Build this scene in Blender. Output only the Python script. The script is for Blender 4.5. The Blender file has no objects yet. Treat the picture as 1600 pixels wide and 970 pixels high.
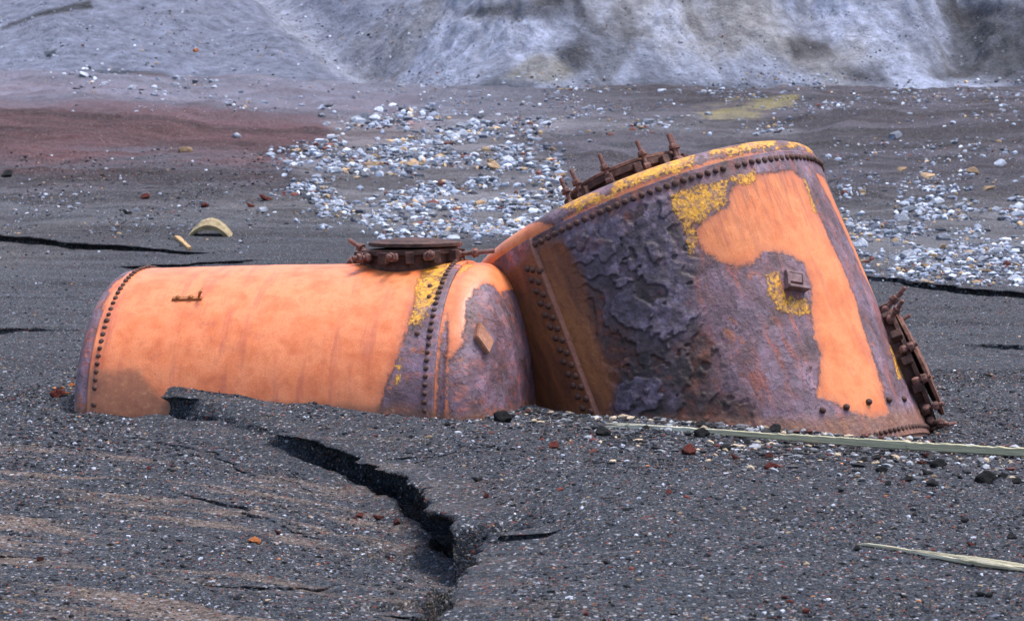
import bpy, bmesh, math, random
import numpy as np
from mathutils import Vector, Matrix
from mathutils.bvhtree import BVHTree

random.seed(7)
rng = np.random.default_rng(11)
SC = bpy.context.scene
COL = SC.collection
R = math.radians

# ------------------------------------------------------------------ camera geometry
CAM_Z = 2.25
PITCH = math.atan(285 / 4000.0)
FX = 4000.0                                  # focal length in photo pixels (photo is 1600 x 970)
CAM = np.array([0.0, 0.0, CAM_Z])
CF = np.array([0, math.cos(PITCH), -math.sin(PITCH)])
CU = np.array([0, math.sin(PITCH), math.cos(PITCH)])
CX = np.array([1.0, 0, 0])

def ray(px, py):
    return CF + CX * ((px - 800) / FX) + CU * ((485 - py) / FX)

def at(px, py, depth):
    """world point seen at photo pixel (px, py), depth metres along the camera axis"""
    return CAM + ray(px, py) * depth

def project(P):
    P = np.asarray(P, dtype=float) - CAM
    d = P @ CF
    return 800 + FX * (P @ CX) / d, 485 - FX * (P @ CU) / d

# ------------------------------------------------------------------ numpy noise
def _h(ix, iy, iz=0):
    n = (ix.astype(np.int64) * 374761393 + iy.astype(np.int64) * 668265263 + np.asarray(iz).astype(np.int64) * 2147483647) & 0xFFFFFFFF
    n = ((n ^ (n >> 13)) * 1274126177) & 0xFFFFFFFF
    n = (n ^ (n >> 16)) & 0xFFFFFFFF
    n = (n * 2246822519) & 0xFFFFFFFF
    n = n ^ (n >> 15)
    return (n & 0xFFFFFF) / float(0xFFFFFF)

def vn2(x, y, seed=0):
    ix = np.floor(x); iy = np.floor(y)
    fx = x - ix; fy = y - iy
    fx = fx * fx * fx * (fx * (fx * 6 - 15) + 10); fy = fy * fy * fy * (fy * (fy * 6 - 15) + 10)
    s = np.full(1, seed * 17 + 3)
    a = _h(ix, iy, s); b = _h(ix + 1, iy, s); c = _h(ix, iy + 1, s); d = _h(ix + 1, iy + 1, s)
    return (a + (b - a) * fx + (c - a) * fy + (a - b - c + d) * fx * fy) * 2 - 1

def fbm2(x, y, oct=4, seed=0, gain=0.5, lac=2.03):
    v = 0; a = 1.0; t = 0
    for o in range(oct):
        v = v + a * vn2(x, y, seed + o * 7); t += a
        x, y = (x * 0.8 - y * 0.6) * lac + 13.1, (x * 0.6 + y * 0.8) * lac + 7.7
        a *= gain
    return v / t

def vn3(x, y, z, seed=0):
    ix = np.floor(x); iy = np.floor(y); iz = np.floor(z)
    fx = x - ix; fy = y - iy; fz = z - iz
    fx = fx * fx * (3 - 2 * fx); fy = fy * fy * (3 - 2 * fy); fz = fz * fz * (3 - 2 * fz)
    r = 0
    for dz in (0, 1):
        wz = fz if dz else 1 - fz
        zz = iz + dz + seed * 101
        a = _h(ix, iy, zz); b = _h(ix + 1, iy, zz); c = _h(ix, iy + 1, zz); d = _h(ix + 1, iy + 1, zz)
        r = r + wz * (a + (b - a) * fx + (c - a) * fy + (a - b - c + d) * fx * fy)
    return r * 2 - 1

def fbm3(p, sc, oct=4, seed=0, gain=0.5):
    x, y, z = p[:, 0] * sc, p[:, 1] * sc, p[:, 2] * sc
    v = 0; a = 1; t = 0
    for o in range(oct):
        v = v + a * vn3(x, y, z, seed + o * 5); t += a
        x, y, z = x * 2.03 + 3.7, y * 2.03 + 1.3, z * 2.03 + 9.1
        a *= gain
    return v / t

def sstep(a, b, x):
    t = np.clip((x - a) / (b - a), 0, 1)
    return t * t * (3 - 2 * t)

def poly_sdf(X, Y, poly):
    """signed distance to a polygon, positive inside"""
    P = np.asarray(poly, dtype=float)
    d = np.full(X.shape, 1e9); inside = np.zeros(X.shape, bool)
    n = len(P)
    for i in range(n):
        a = P[i]; b = P[(i + 1) % n]
        e = b - a
        wx = X - a[0]; wy = Y - a[1]
        t = np.clip((wx * e[0] + wy * e[1]) / (e @ e + 1e-12), 0, 1)
        d = np.minimum(d, (wx - e[0] * t) ** 2 + (wy - e[1] * t) ** 2)
        c = ((a[1] > Y) != (b[1] > Y))
        if e[1] != 0:
            inside ^= c & (X < a[0] + (Y - a[1]) * e[0] / e[1])
    d = np.sqrt(d)
    return np.where(inside, d, -d)

# ------------------------------------------------------------------ linking helpers
def tag(o, label=None, cat=None, group=None, kind=None):
    if label: o['label'] = label
    if cat: o['category'] = cat
    if group: o['group'] = group
    if kind: o['kind'] = kind
    return o

def link(name, me, mat=None, parent=None):
    o = bpy.data.objects.new(name, me); COL.objects.link(o)
    if mat is not None:
        me.materials.clear(); me.materials.append(mat)
    if parent is not None:
        o.parent = parent
    return o

def empty(name, loc):
    o = bpy.data.objects.new(name, None); COL.objects.link(o); o.location = loc
    o.empty_display_size = 0.2
    return o

def np_mesh(name, V, F, smooth=True):
    """V (n,3), F (m,k) with k = 3 or 4"""
    me = bpy.data.meshes.new(name)
    V = np.ascontiguousarray(V, dtype=np.float32); F = np.ascontiguousarray(F, dtype=np.int32)
    m, k = F.shape
    me.vertices.add(len(V)); me.vertices.foreach_set('co', V.ravel())
    me.loops.add(m * k); me.loops.foreach_set('vertex_index', F.ravel())
    me.polygons.add(m)
    me.polygons.foreach_set('loop_start', np.arange(0, m * k, k, dtype=np.int32))
    me.polygons.foreach_set('loop_total', np.full(m, k, dtype=np.int32))
    me.update(calc_edges=True)
    me.polygons.foreach_set('use_smooth', np.full(m, smooth, dtype=bool))
    return me

def grid_faces(nr, nc, wrap=False):
    r = np.arange(nr - 1)[:, None]
    if wrap:
        c = np.arange(nc)[None, :]; c2 = (c + 1) % nc
    else:
        c = np.arange(nc - 1)[None, :]; c2 = c + 1
    return np.stack([r * nc + c, r * nc + c2, (r + 1) * nc + c2, (r + 1) * nc + c], -1).reshape(-1, 4)

def fattr(me, name, v):
    a = me.attributes.new(name, 'FLOAT', 'POINT'); a.data.foreach_set('value', np.ascontiguousarray(v, dtype=np.float32))

def cattr(me, name, rgb):
    a = me.attributes.new(name, 'FLOAT_COLOR', 'POINT')
    c = np.ones((len(rgb), 4), dtype=np.float32); c[:, :3] = rgb
    a.data.foreach_set('color', c.ravel())

# ------------------------------------------------------------------ node helpers
class NT:
    def __init__(self, name):
        self.m = bpy.data.materials.new(name); self.m.use_nodes = True
        self.t = self.m.node_tree; self.t.nodes.clear()
        self.out = self.t.nodes.new('ShaderNodeOutputMaterial')
        self.b = self.t.nodes.new('ShaderNodeBsdfPrincipled')
        self.t.links.new(self.b.outputs[0], self.out.inputs[0])
    def n(self, typ, **kw):
        nd = self.t.nodes.new(typ)
        for k, v in kw.items(): setattr(nd, k, v)
        return nd
    def put(self, sock, v):
        if isinstance(v, bpy.types.NodeSocket): self.t.links.new(v, sock)
        elif isinstance(v, (tuple, list)) and sock.type == 'RGBA': sock.default_value = (*v[:3], 1)
        else: sock.default_value = v
    def attr(self, name, what='Fac'):
        return self.n('ShaderNodeAttribute', attribute_name=name).outputs[what]
    def coord(self):
        return self.n('ShaderNodeTexCoord').outputs['Object']
    def noise(self, scale, detail=5, rough=0.55, vec=None, dist=0.0, out=0):
        nd = self.n('ShaderNodeTexNoise')
        nd.inputs['Scale'].default_value = scale; nd.inputs['Detail'].default_value = detail
        nd.inputs['Roughness'].default_value = rough; nd.inputs['Distortion'].default_value = dist
        self.t.links.new(vec if vec is not None else self.coord(), nd.inputs['Vector'])
        return nd.outputs[out]
    def vor(self, scale, vec=None, feature='F1', out='Distance', rand=1.0):
        nd = self.n('ShaderNodeTexVoronoi', feature=feature)
        nd.inputs['Scale'].default_value = scale; nd.inputs['Randomness'].default_value = rand
        self.t.links.new(vec if vec is not None else self.coord(), nd.inputs['Vector'])
        return nd.outputs[out]
    def mapping(self, scale=(1, 1, 1), rot=(0, 0, 0), vec=None):
        nd = self.n('ShaderNodeMapping'); nd.inputs['Scale'].default_value = scale; nd.inputs['Rotation'].default_value = rot
        self.t.links.new(vec if vec is not None else self.coord(), nd.inputs['Vector'])
        return nd.outputs[0]
    def math(self, op, a, b=0.0, c=None):
        nd = self.n('ShaderNodeMath', operation=op); self.put(nd.inputs[0], a); self.put(nd.inputs[1], b)
        if c is not None: self.put(nd.inputs[2], c)
        return nd.outputs[0]
    def ss(self, x, a, b, lo=0.0, hi=1.0):
        nd = self.n('ShaderNodeMapRange', interpolation_type='SMOOTHSTEP')
        self.put(nd.inputs[0], x); nd.inputs[1].default_value = a; nd.inputs[2].default_value = b
        nd.inputs[3].default_value = lo; nd.inputs[4].default_value = hi
        return nd.outputs[0]
    def mix(self, f, a, b, mode='MIX'):
        nd = self.n('ShaderNodeMix', data_type='RGBA', blend_type=mode)
        self.put(nd.inputs[0], f); self.put(nd.inputs[6], a); self.put(nd.inputs[7], b)
        return nd.outputs[2]
    def ramp(self, f, stops):
        nd = self.n('ShaderNodeValToRGB'); e = nd.color_ramp.elements
        while len(e) < len(stops): e.new(0.5)
        for el, (p, c) in zip(e, stops): el.position = p; el.color = (*c, 1)
        self.put(nd.inputs[0], f)
        return nd.outputs[0]
    def bump(self, h, dist, strength=1.0, normal=None):
        nd = self.n('ShaderNodeBump'); nd.inputs['Strength'].default_value = strength; nd.inputs['Distance'].default_value = dist
        self.put(nd.inputs['Height'], h)
        if normal is not None: self.put(nd.inputs['Normal'], normal)
        return nd.outputs[0]
    def done(self, color, rough=0.8, normal=None, spec=0.5, metal=0.0):
        self.put(self.b.inputs['Base Color'], color); self.put(self.b.inputs['Roughness'], rough)
        self.b.inputs['Specular IOR Level'].default_value = spec; self.put(self.b.inputs['Metallic'], metal)
        if normal is not None: self.put(self.b.inputs['Normal'], normal)
        return self.m

# ================================================================== TERRAIN
def px_ground(px, py, z=0.0):
    r = ray(px, py); k = (z - CAM_Z) / r[2]
    return CAM + r * k

def chain(pts, z=0.0):
    return [px_ground(a, b, z)[:2] for a, b in pts]

# each ledge: polyline (bank on its left-hand side when walking it is positive d after sign), per point height, softness 0 hard..1 soft, width
LEDGES = []
def ledge(px_pts, H, soft, w, z=0.0, cave=0.15, lip=0.06, fall=2.2, jag=0.07, jsc=3.0, sgn=1):
    P = np.array(px_pts, float) if z is None else np.array(chain(px_pts, z)) if not isinstance(z, (list, tuple)) else np.array([px_ground(a, b, c)[:2] for (a, b), c in zip(px_pts, z)])
    n = len(P)
    f = lambda v: np.array(v, float) if np.ndim(v) else np.full(n, float(v))
    LEDGES.append(dict(P=P, H=f(H), soft=f(soft), w=w, cave=f(cave), lip=lip, fall=fall, jag=jag, jsc=jsc, sgn=sgn))

# the long undercut bank that runs from under the low boiler to the bottom of the picture
# scour and drift round the feet of the boilers: (axes, radius, first and last station along the axis)
FEET = []
def drift(x, y):
    out = 0
    for o, B, Rr, v0, v1, zz in FEET:
        P = np.stack([x - o[0], y - o[1], np.full(x.shape, zz) - o[2]], -1)
        l = P @ B
        dv = np.maximum(np.maximum(v0 - l[..., 2], l[..., 2] - v1), 0)
        d = np.hypot(l[..., 0], l[..., 1]) - Rr
        d = np.where(dv > 0, np.hypot(np.maximum(d, 0), dv), d)
        w = 1 + .8 * fbm2(x * 2.2, y * 2.2, 3, 401)
        out = out - .05 * np.exp(-(d / .10) ** 2) * w + .02 * np.exp(-((d - .32) / .16) ** 2) * w
    return out
BANK = [(-2.86, 21.4), (-2.80, 20.5), (-2.74, 19.95), (-2.60, 19.50), (-2.24, 19.08), (-1.93, 18.66), (-1.68, 18.25), (-1.33, 17.80)] + [tuple(p) for p in chain([(572, 750), (632, 778), (672, 800), (696, 824), (740, 842), (782, 860), (786, 884), (752, 912), (712, 962), (660, 1016), (580, 1090)], -.1)]
ledge(BANK, [0, .20, .27, .28, .20, .15, .15, .23, .24, .30, .42, .50, .50, .52, .44, .34, .32, .22, 0],
      [.3, .1, 0, .25, .70, .62, .25, 0, 0, 0, 0, 0, 0, 0, 0, 0, .1, .3, 1], 0.24, z=None, cave=[.1, .08, .08, .1, .15, .2, .45] + [.6] * 12, lip=.15, fall=2.0, jag=.12, jsc=2.6)
TRENCH = dict(P=np.array(chain([(788, 872), (770, 892), (748, 912), (728, 936), (714, 956), (694, 984), (664, 1020)], -.16)), H=np.array([.30, .34, .32, .28, .26, .24, .1]), soft=np.zeros(7), cave=np.zeros(7), sgn=1)
# small rills in the washed sand
ledge([(150, 672), (250, 688), (316, 697), (419, 722), (477, 733), (530, 748)], [0, .012, .02, .016, .016, 0], .45, .05, cave=.02, lip=.01, fall=.5, jag=.09, jsc=4)
ledge([(90, 728), (200, 741), (267, 750), (362, 768), (469, 790), (540, 800)], [0, .008, .016, .024, .014, 0], .4, .05, cave=.02, lip=.01, fall=.5, jag=.09, jsc=4)
ledge([(230, 884), (300, 887), (400, 889), (500, 882), (600, 862)], [0, .01, .014, .01, 0], .5, .05, cave=.02, lip=.01, fall=.4, jag=.08, jsc=6)
ledge([(-40, 850), (40, 846), (110, 850), (200, 858)], [.02, .03, .02, 0], .3, .05, cave=.02, lip=.01, fall=.4, jag=.08, jsc=6)
ledge([(560, 905), (640, 908), (700, 900)], [0, .02, .03], .4, .06, cave=.02, lip=.02, fall=.4, jag=.08, jsc=6)
ledge([(775, 876), (810, 872), (850, 866), (890, 860)], [.05, .07, .04, 0], .1, .07, cave=.15, lip=.06, fall=.6, jag=.04, jsc=6)
ledge([(600, 722), (640, 720), (690, 722), (720, 720)], [0, .045, .04, 0], .1, .07, cave=.10, lip=.03, fall=.5, jag=.06, jsc=6)
# ledges of the beach behind the boilers
ledge([(-300, 372), (0, 384), (90, 390), (200, 398), (290, 402), (340, 402)], [.08, .11, .12, .10, .07, 0], .1, .22, cave=.2, lip=.08, fall=2.5, jag=.22, jsc=1.2)
ledge([(160, 420), (210, 421), (300, 416), (370, 414), (430, 410)], [0, .05, .06, .05, 0], .2, .2, cave=.1, lip=.08, fall=2.0, jag=.12, jsc=1.2)
ledge([(1310, 432), (1370, 436), (1450, 446), (1530, 458), (1600, 462), (1750, 468)], [.02, .10, .15, .16, .14, .14], .1, .26, cave=.12, lip=.05, fall=3.0, jag=.30, jsc=1.2)
ledge([(-40, 520), (60, 515), (130, 517), (200, 517)], [.06, .05, .04, 0], .2, .10, cave=.06, lip=.03, fall=.9, jag=.05, jsc=3)
ledge([(1480, 540), (1540, 542), (1640, 545)], [0, .05, .06], .2, .10, cave=.06, lip=.03, fall=.9, jag=.05, jsc=3)

def regional(x, y):
    z = np.interp(y, [-60, 30, 37, 41, 44, 48, 52, 57, 62, 68, 74, 81, 88, 96, 105, 112, 125, 140, 260],
                     [0, 0, .0, .02, .05, .16, .3, .48, .7, 1.0, 1.33, 1.75, 2.25, 2.85, 3.56, 4.05, 4.7, 5.2, 9])
    far = sstep(34, 62, y)
    z = z + far * (0.26 * fbm2(x * .11, y * .06, 3, 5) + (.05 + .17 * sstep(42, 60, y)) * (1 - 2.2 * np.abs(fbm2(x * .22, y * .13, 4, 9, .55))))
    z = z + sstep(60, 95, y) * .55 * fbm2(x * .05 + 3, y * .035, 3, 15)
    # the right-hand side drops away a little, low boiler's bank stands up
    z = z - 0.19 * sstep(1.0, 3.3, x) * np.exp(-((y - 20.3) / 2.2) ** 2)
    z = z + 0.20 * np.exp(-((x + 2.7) / 1.7) ** 2) * np.exp(-((y - 20.0) / 1.5) ** 2)
    return z

def ledge_fields(x, y, L):
    P = L['P']; n = len(P)
    best = np.full(x.shape, 1e9); H = np.zeros(x.shape); so = np.zeros(x.shape); cv = np.zeros(x.shape)
    nx = np.zeros(x.shape); ny = np.zeros(x.shape); sg = np.ones(x.shape); off = np.zeros(x.shape)
    for i in range(n - 1):
        a, b = P[i], P[i + 1]; e = b - a; l2 = e @ e
        tt = ((x - a[0]) * e[0] + (y - a[1]) * e[1]) / l2
        t = np.clip(tt, 0, 1)
        dx = x - a[0] - e[0] * t; dy = y - a[1] - e[1] * t
        d = np.sqrt(dx * dx + dy * dy)
        cr = e[0] * (y - a[1]) - e[1] * (x - a[0])
        m = d < best - 1e-9
        best = np.where(m, d, best)
        H = np.where(m, L['H'][i] + (L['H'][i + 1] - L['H'][i]) * t, H)
        so = np.where(m, L['soft'][i] + (L['soft'][i + 1] - L['soft'][i]) * t, so)
        cv = np.where(m, L['cave'][i] + (L['cave'][i + 1] - L['cave'][i]) * t, cv)
        s = np.where(cr >= 0, 1.0, -1.0) * L['sgn']
        sg = np.where(m, s, sg)
        dd = np.maximum(d, 1e-6)
        el = math.sqrt(l2)
        px_, py_ = -e[1] / el * L['sgn'], e[0] / el * L['sgn']
        use_perp = d < 0.03
        nx = np.where(m, np.where(use_perp, px_, s * dx / dd), nx)
        ny = np.where(m, np.where(use_perp, py_, s * dy / dd), ny)
    return sg * best, H, so, nx, ny, cv

SIG = [-1.0, -.62, -.38, -.2, -.05, .18, .38, .55, .72, 1.0]
ZF = [0, .10, .12, -.35, -.40, .40, .70, .86, .97, 1.0]
def terrain(x, y, full=False):
    """height of the beach; full also returns the sideways shift that undercuts the ledges, and a wetness mask"""
    z = regional(x, y)
    sx = np.zeros_like(x); sy = np.zeros_like(x); near = np.full(x.shape, 9.0)
    for L in LEDGES:
        lo = L['P'].min(0) - 5; hi = L['P'].max(0) + 5
        m = (x > lo[0]) & (x < hi[0]) & (y > lo[1]) & (y < hi[1])
        if not m.any(): continue
        xm, ym = x[m], y[m]
        d, H, so, nx, ny, cv = ledge_fields(xm, ym, L)
        d = d + L['jag'] * (.75 * fbm2(xm * L['jsc'] * .6, ym * L['jsc'] * 1.7, 3, 31, .55) + .22 * fbm2(xm * L['jsc'] * 2, ym * L['jsc'] * 4, 3, 33, .55))
        H = H * (1 + (.25 if L['fall'] > 1 else .9) * fbm2(xm * 1.7, ym * 1.7, 2, 41))
        w = L['w'] * (1 + 1.0 * so)
        s = d / w
        f_hard = np.interp(s, SIG, ZF); f_soft = sstep(-1, 1, s)
        f = f_hard + (f_soft - f_hard) * so
        # exponential fall of the step on both sides keeps the sheet at its own level farther off
        up = .5 * np.exp(-np.maximum(d - w, 0) / L['fall']); dn = .5 * np.exp(-np.maximum(-d - w, 0) / L['fall'])
        if L['fall'] > 1.8 and L['w'] > .23: up = up * (.42 + .58 * sstep(.3 * w, w + .75, d))
        z[m] += H * (f - .5) * 2 * np.where(f > .5, up, dn)
        near[m] = np.minimum(near[m], np.where(H > .01, np.abs(d) / w, 9))
        if full:
            c, l = cv, L['lip']
            hn = np.clip(H / (L['H'].max() + 1e-6), 0, 1)
            w0 = L['w']; pos = np.interp(s, SIG, [-w0, -.5 * w0, -.18 * w0, .10, .2, .2, -l * .2, -l, -l * .85, w0])
            pos = pos + np.interp(s, SIG, [0, 0, 0, .0, 1, 1, 0, 0, 0, 0]) * (c - .2)
            sh = np.where(np.abs(s) < 1, (pos - s * L['w']) * (1 - so) * hn, 0)
            sx[m] += nx * sh; sy[m] += ny * sh
    if FEET:
        m = (y > 17) & (y < 24) & (np.abs(x) < 6)
        if m.any(): z[m] += drift(x[m], y[m])
    # fine relief: ripples washed along x on the left, lumps everywhere
    amp = np.exp(-np.maximum(y - 24, 0) / 20)
    left = sstep(.6, -1.2, x + .12 * (y - 13))
    wx = x * .9 + .8 * fbm2(x * .5, y * .5, 2, 55); wy = y + .35 * x + .25 * fbm2(x * .6, y * .6, 3, 56)
    rip = fbm2(wx * .8, wy * 4.5, 4, 57, .55)
    z = z + amp * left * .030 * np.where(rip > 0, rip, rip * .6)
    for qx, qy, qd, qr in ((700, 830, .10, .45), (760, 872, .14, .42), (575, 765, .05, .5), (748, 905, .16, .11), (735, 925, .16, .12), (718, 948, .15, .11), (704, 972, .13, .12), (690, 990, .12, .12)):
        q = px_ground(qx, qy, -.15); z = z - qd * np.exp(-((x - q[0]) ** 2 + (y - q[1]) ** 2) / qr ** 2)
    m = (x > -1.6) & (x < .6) & (y > 10.5) & (y < 15)
    if m.any():
        d, H = ledge_fields(x[m], y[m], TRENCH)[:2]
        d = d + .045 * fbm2(x[m] * 5, y[m] * 5, 3, 411, .6)
        z[m] -= 1.25 * H * sstep(.19, .13, np.abs(d + .03))
    mid = sstep(20.5, 23, y) * sstep(52, 40, y)
    z = z + mid * .035 * np.maximum(fbm2(x * .35, (y + .15 * x) * 1.6, 4, 58, .6), -.15)
    z = z + amp * .014 * fbm2(x * 1.6, y * 1.6, 4, 61, .6) + amp * .006 * fbm2(x * 9, y * 9, 3, 63, .6)
    z = z + .03 * sstep(24, 40, y) * fbm2(x * 1.1, y * 1.1, 3, 67, .6) + .14 * sstep(46, 60, y) * fbm2(x * .5, y * .9, 5, 69, .6)
    if full: return z, sx, sy, near, rip, left
    return z

HB = lambda x: 112 - 1 * sstep(-12, 6, x) + 3.2 * vn2(x * .07, x * 0 + 3.3, 3) + 1.6 * vn2(x * .23, x * 0 + 1.3, 5)
def hill(x, y):
    t = y - HB(x)
    slope = .26 + .44 * sstep(-7, 5, x) + .12 * sstep(12, 26, x)
    tp = np.maximum(t, 0)
    z = regional(x, np.minimum(y, HB(x))) - .12 + slope * np.where(t > 0, t * t / (tp + 1.6), .35 * t)
    k = sstep(0, 9, t)
    xs = x + .55 * tp + 2.2 * fbm2(x * .08, y * .08, 3, 81)
    rid = 1 - np.abs(vn2(xs * .10, y * .05, 71)); rid2 = 1 - np.abs(vn2((x - .5 * tp) * .22 + 9, y * .12, 73))
    rr = sstep(-8, 3, x)
    z = z + k * (1.5 * (rid ** 2 - .45) + .5 * (rid2 ** 2 - .45)) * (1 + .03 * tp) * (.25 + .75 * rr)
    oc = 1 - np.abs(fbm2(x * .16, y * .12 + tp * .05, 4, 91, .6)) * 2.2
    z = z + k * rr * 1.3 * sstep(.35, .95, oc) * (.5 + fbm2(x * .5, y * .5, 5, 93, .68))
    # the gully that comes down behind the left boiler
    g = np.exp(-((x + 3.6 + .35 * tp + .6 * vn2(tp * .2, x * 0, 5)) / 2.6) ** 2)
    z = z - 2.2 * g * sstep(-1, 8, t)
    g2 = np.exp(-((x - 19.5 - .22 * tp) / 1.1) ** 2)
    z = z - 1.0 * g2 * sstep(0, 5, t)
    z = z + k * .55 * sstep(-10, 2, x) * fbm2((x + .35 * tp) * .75, y * .10, 5, 117, .62)
    z = z + sstep(-1, 4, t) * ((.15 + .3 * sstep(-8, 3, x)) * fbm2(x * .35, y * .3, 5, 75, .62) + .16 * fbm2(x * 1.6, y * 1.3, 4, 77, .65))
    return z

def surf(x, y):
    return np.maximum(terrain(x, y), np.where(y > 98, hill(x, y), -99))

_DS = np.concatenate([np.arange(10, 24, .05), np.arange(24, 75, .12), np.arange(75, 170, .25)])
_TS = np.linspace(-.30, .30, 700)
_GRID = []
def ground_hit(px, py):
    """arrays of photo pixels -> points on the ground (looked up on a fan of sampled heights)"""
    if not _GRID:
        D, T = np.meshgrid(_DS, _TS, indexing='ij')
        _GRID.append(surf((D * T).ravel(), D.ravel()).reshape(D.shape))
    G = _GRID[0]
    px = np.atleast_1d(np.asarray(px, float)); py = np.atleast_1d(np.asarray(py, float))
    r = CF[None] + CX[None] * ((px - 800) / FX)[:, None] + CU[None] * ((485 - py) / FX)[:, None]
    r = r / r[:, 1:2]
    f = np.clip((r[:, 0] - _TS[0]) / (_TS[1] - _TS[0]), 0, len(_TS) - 1.001); i0 = f.astype(int); w = f - i0
    T = G[:, i0] * (1 - w) + G[:, i0 + 1] * w
    Z = CAM_Z + r[None, :, 2] * _DS[:, None]
    below = Z < T
    k = np.maximum(np.where(below.any(0), below.argmax(0), len(_DS) - 1), 1)
    i = np.arange(len(px)); f0 = Z[k - 1, i] - T[k - 1, i]; f1 = Z[k, i] - T[k, i]
    u = np.clip(f0 / (f0 - f1 + 1e-9), 0, 1); D = _DS[k - 1] + (_DS[k] - _DS[k - 1]) * u
    return np.stack([r[:, 0] * D, D, T[k - 1, i] + (T[k, i] - T[k - 1, i]) * u], 1)

def fan_columns(n_in, half):
    inn = np.linspace(-half, half, n_in)
    o = half + np.cumsum(np.geomspace(.004, .14, 26))
    return np.concatenate([-o[::-1], inn, o])

# ------------------------------------------------------------------ ground colours (real colour of sand, cinder and scree)
GREY = np.array([.030, .034, .043]); BROWN = np.array([.095, .073, .064]); RED = np.array([.047, .020, .023]); PALE = np.array([.20, .20, .222]); BLUEG = np.array([.175, .19, .26])
RED_P = [[(-300, 105), (0, 112), (160, 128), (280, 145), (430, 155), (640, 168), (660, 200), (540, 222), (400, 255), (250, 240), (100, 255), (-300, 245)],
         [(90, 92), (280, 112), (420, 122), (560, 145), (600, 168), (500, 168), (380, 140), (250, 124), (100, 108)], [(520, 195), (640, 190), (640, 205), (520, 235)]]
RUB_P = [[(500, 165), (620, 180), (720, 185), (800, 215), (880, 255), (870, 300), (850, 360), (760, 375), (650, 368), (560, 345), (500, 310), (455, 260), (520, 225)],
         [(1310, 330), (1420, 300), (1640, 290), (1640, 448), (1500, 435), (1380, 425), (1320, 390)],
         [(700, 178), (900, 182), (1100, 188), (1240, 200), (1240, 212), (1000, 204), (780, 196), (700, 190)]]
def ground_colour(V, near, rip, left):
    px, py = project(V)
    x, y = V[:, 0], V[:, 1]
    n1 = fbm2(x * .7, y * .7, 4, 101); n2 = fbm2(x * .08, y * .05, 4, 103)
    c = np.tile(GREY, (len(V), 1))
    def mixin(c, col, f):
        f = np.clip(f, 0, 1)[:, None]
        return c * (1 - f) + np.asarray(col) * f
    b = left * sstep(-.05, .30, rip + .6 * n1) * sstep(19.0, 17.4, y) * .9
    c = mixin(c, BROWN, b)
    c = mixin(c, GREY * .72, sstep(.1, .7, -n1) * .5)
    c = mixin(c, np.array([.062, .060, .060]), sstep(30, 44, y) * sstep(-.2, .5, n2) * .7)
    c = mixin(c, np.array([.038, .035, .047]), sstep(52, 66, y) * .85)
    st = fbm2(x * .25, (y + .12 * x) * 1.3, 4, 107, .6)
    c = mixin(c, GREY * .62, sstep(.05, .35, st) * sstep(20.5, 24, y) * .75)
    c = mixin(c, GREY * 1.5, sstep(.12, .4, -st) * sstep(20.5, 24, y) * sstep(60, 40, y) * .6)
    for P in RED_P:
        c = mixin(c, RED, sstep(-26, 26, poly_sdf(px, py, P) + 22 * n2 + 10 * n1 + 26 * fbm2(x * .16, y * .5, 4, 121, .6)) * .9 * (y > 30))
    for P in RUB_P:
        c = mixin(c, np.array([.10, .10, .112]), sstep(-12, 18, poly_sdf(px, py, P) + 14 * n1) * .55 * (y > 30))
    far = fbm2(x * .10, (y + .1 * x) * .45, 5, 123, .6)
    c = c * (1 + sstep(40, 58, y) * np.clip(1.5 * far, -.45, .7))[:, None]
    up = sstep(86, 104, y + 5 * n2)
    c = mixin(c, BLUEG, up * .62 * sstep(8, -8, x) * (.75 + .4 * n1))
    c = mixin(c, np.array([.26, .22, .07]), sstep(-8, 14, poly_sdf(px, py, [(1090, 172), (1150, 160), (1240, 152), (1245, 166), (1190, 178), (1110, 184)]) + 16 * n1) * .5 * (y > 60))
    c = mixin(c, np.array([.022, .021, .020]), sstep(-2, 4, poly_sdf(px, py, [(10, 40), (50, 22), (100, 10), (140, 4), (145, 14), (110, 19), (60, 26), (20, 42)]) + 3 * n1) * .9 * (y > 60))
    c = mixin(c, np.array([.024, .020, .022]), sstep(-2, 4, poly_sdf(px, py, [(120, 100), (200, 108), (280, 114), (265, 122), (190, 116), (120, 106)]) + 3 * n1) * .8 * (y > 60))
    return c

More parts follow.
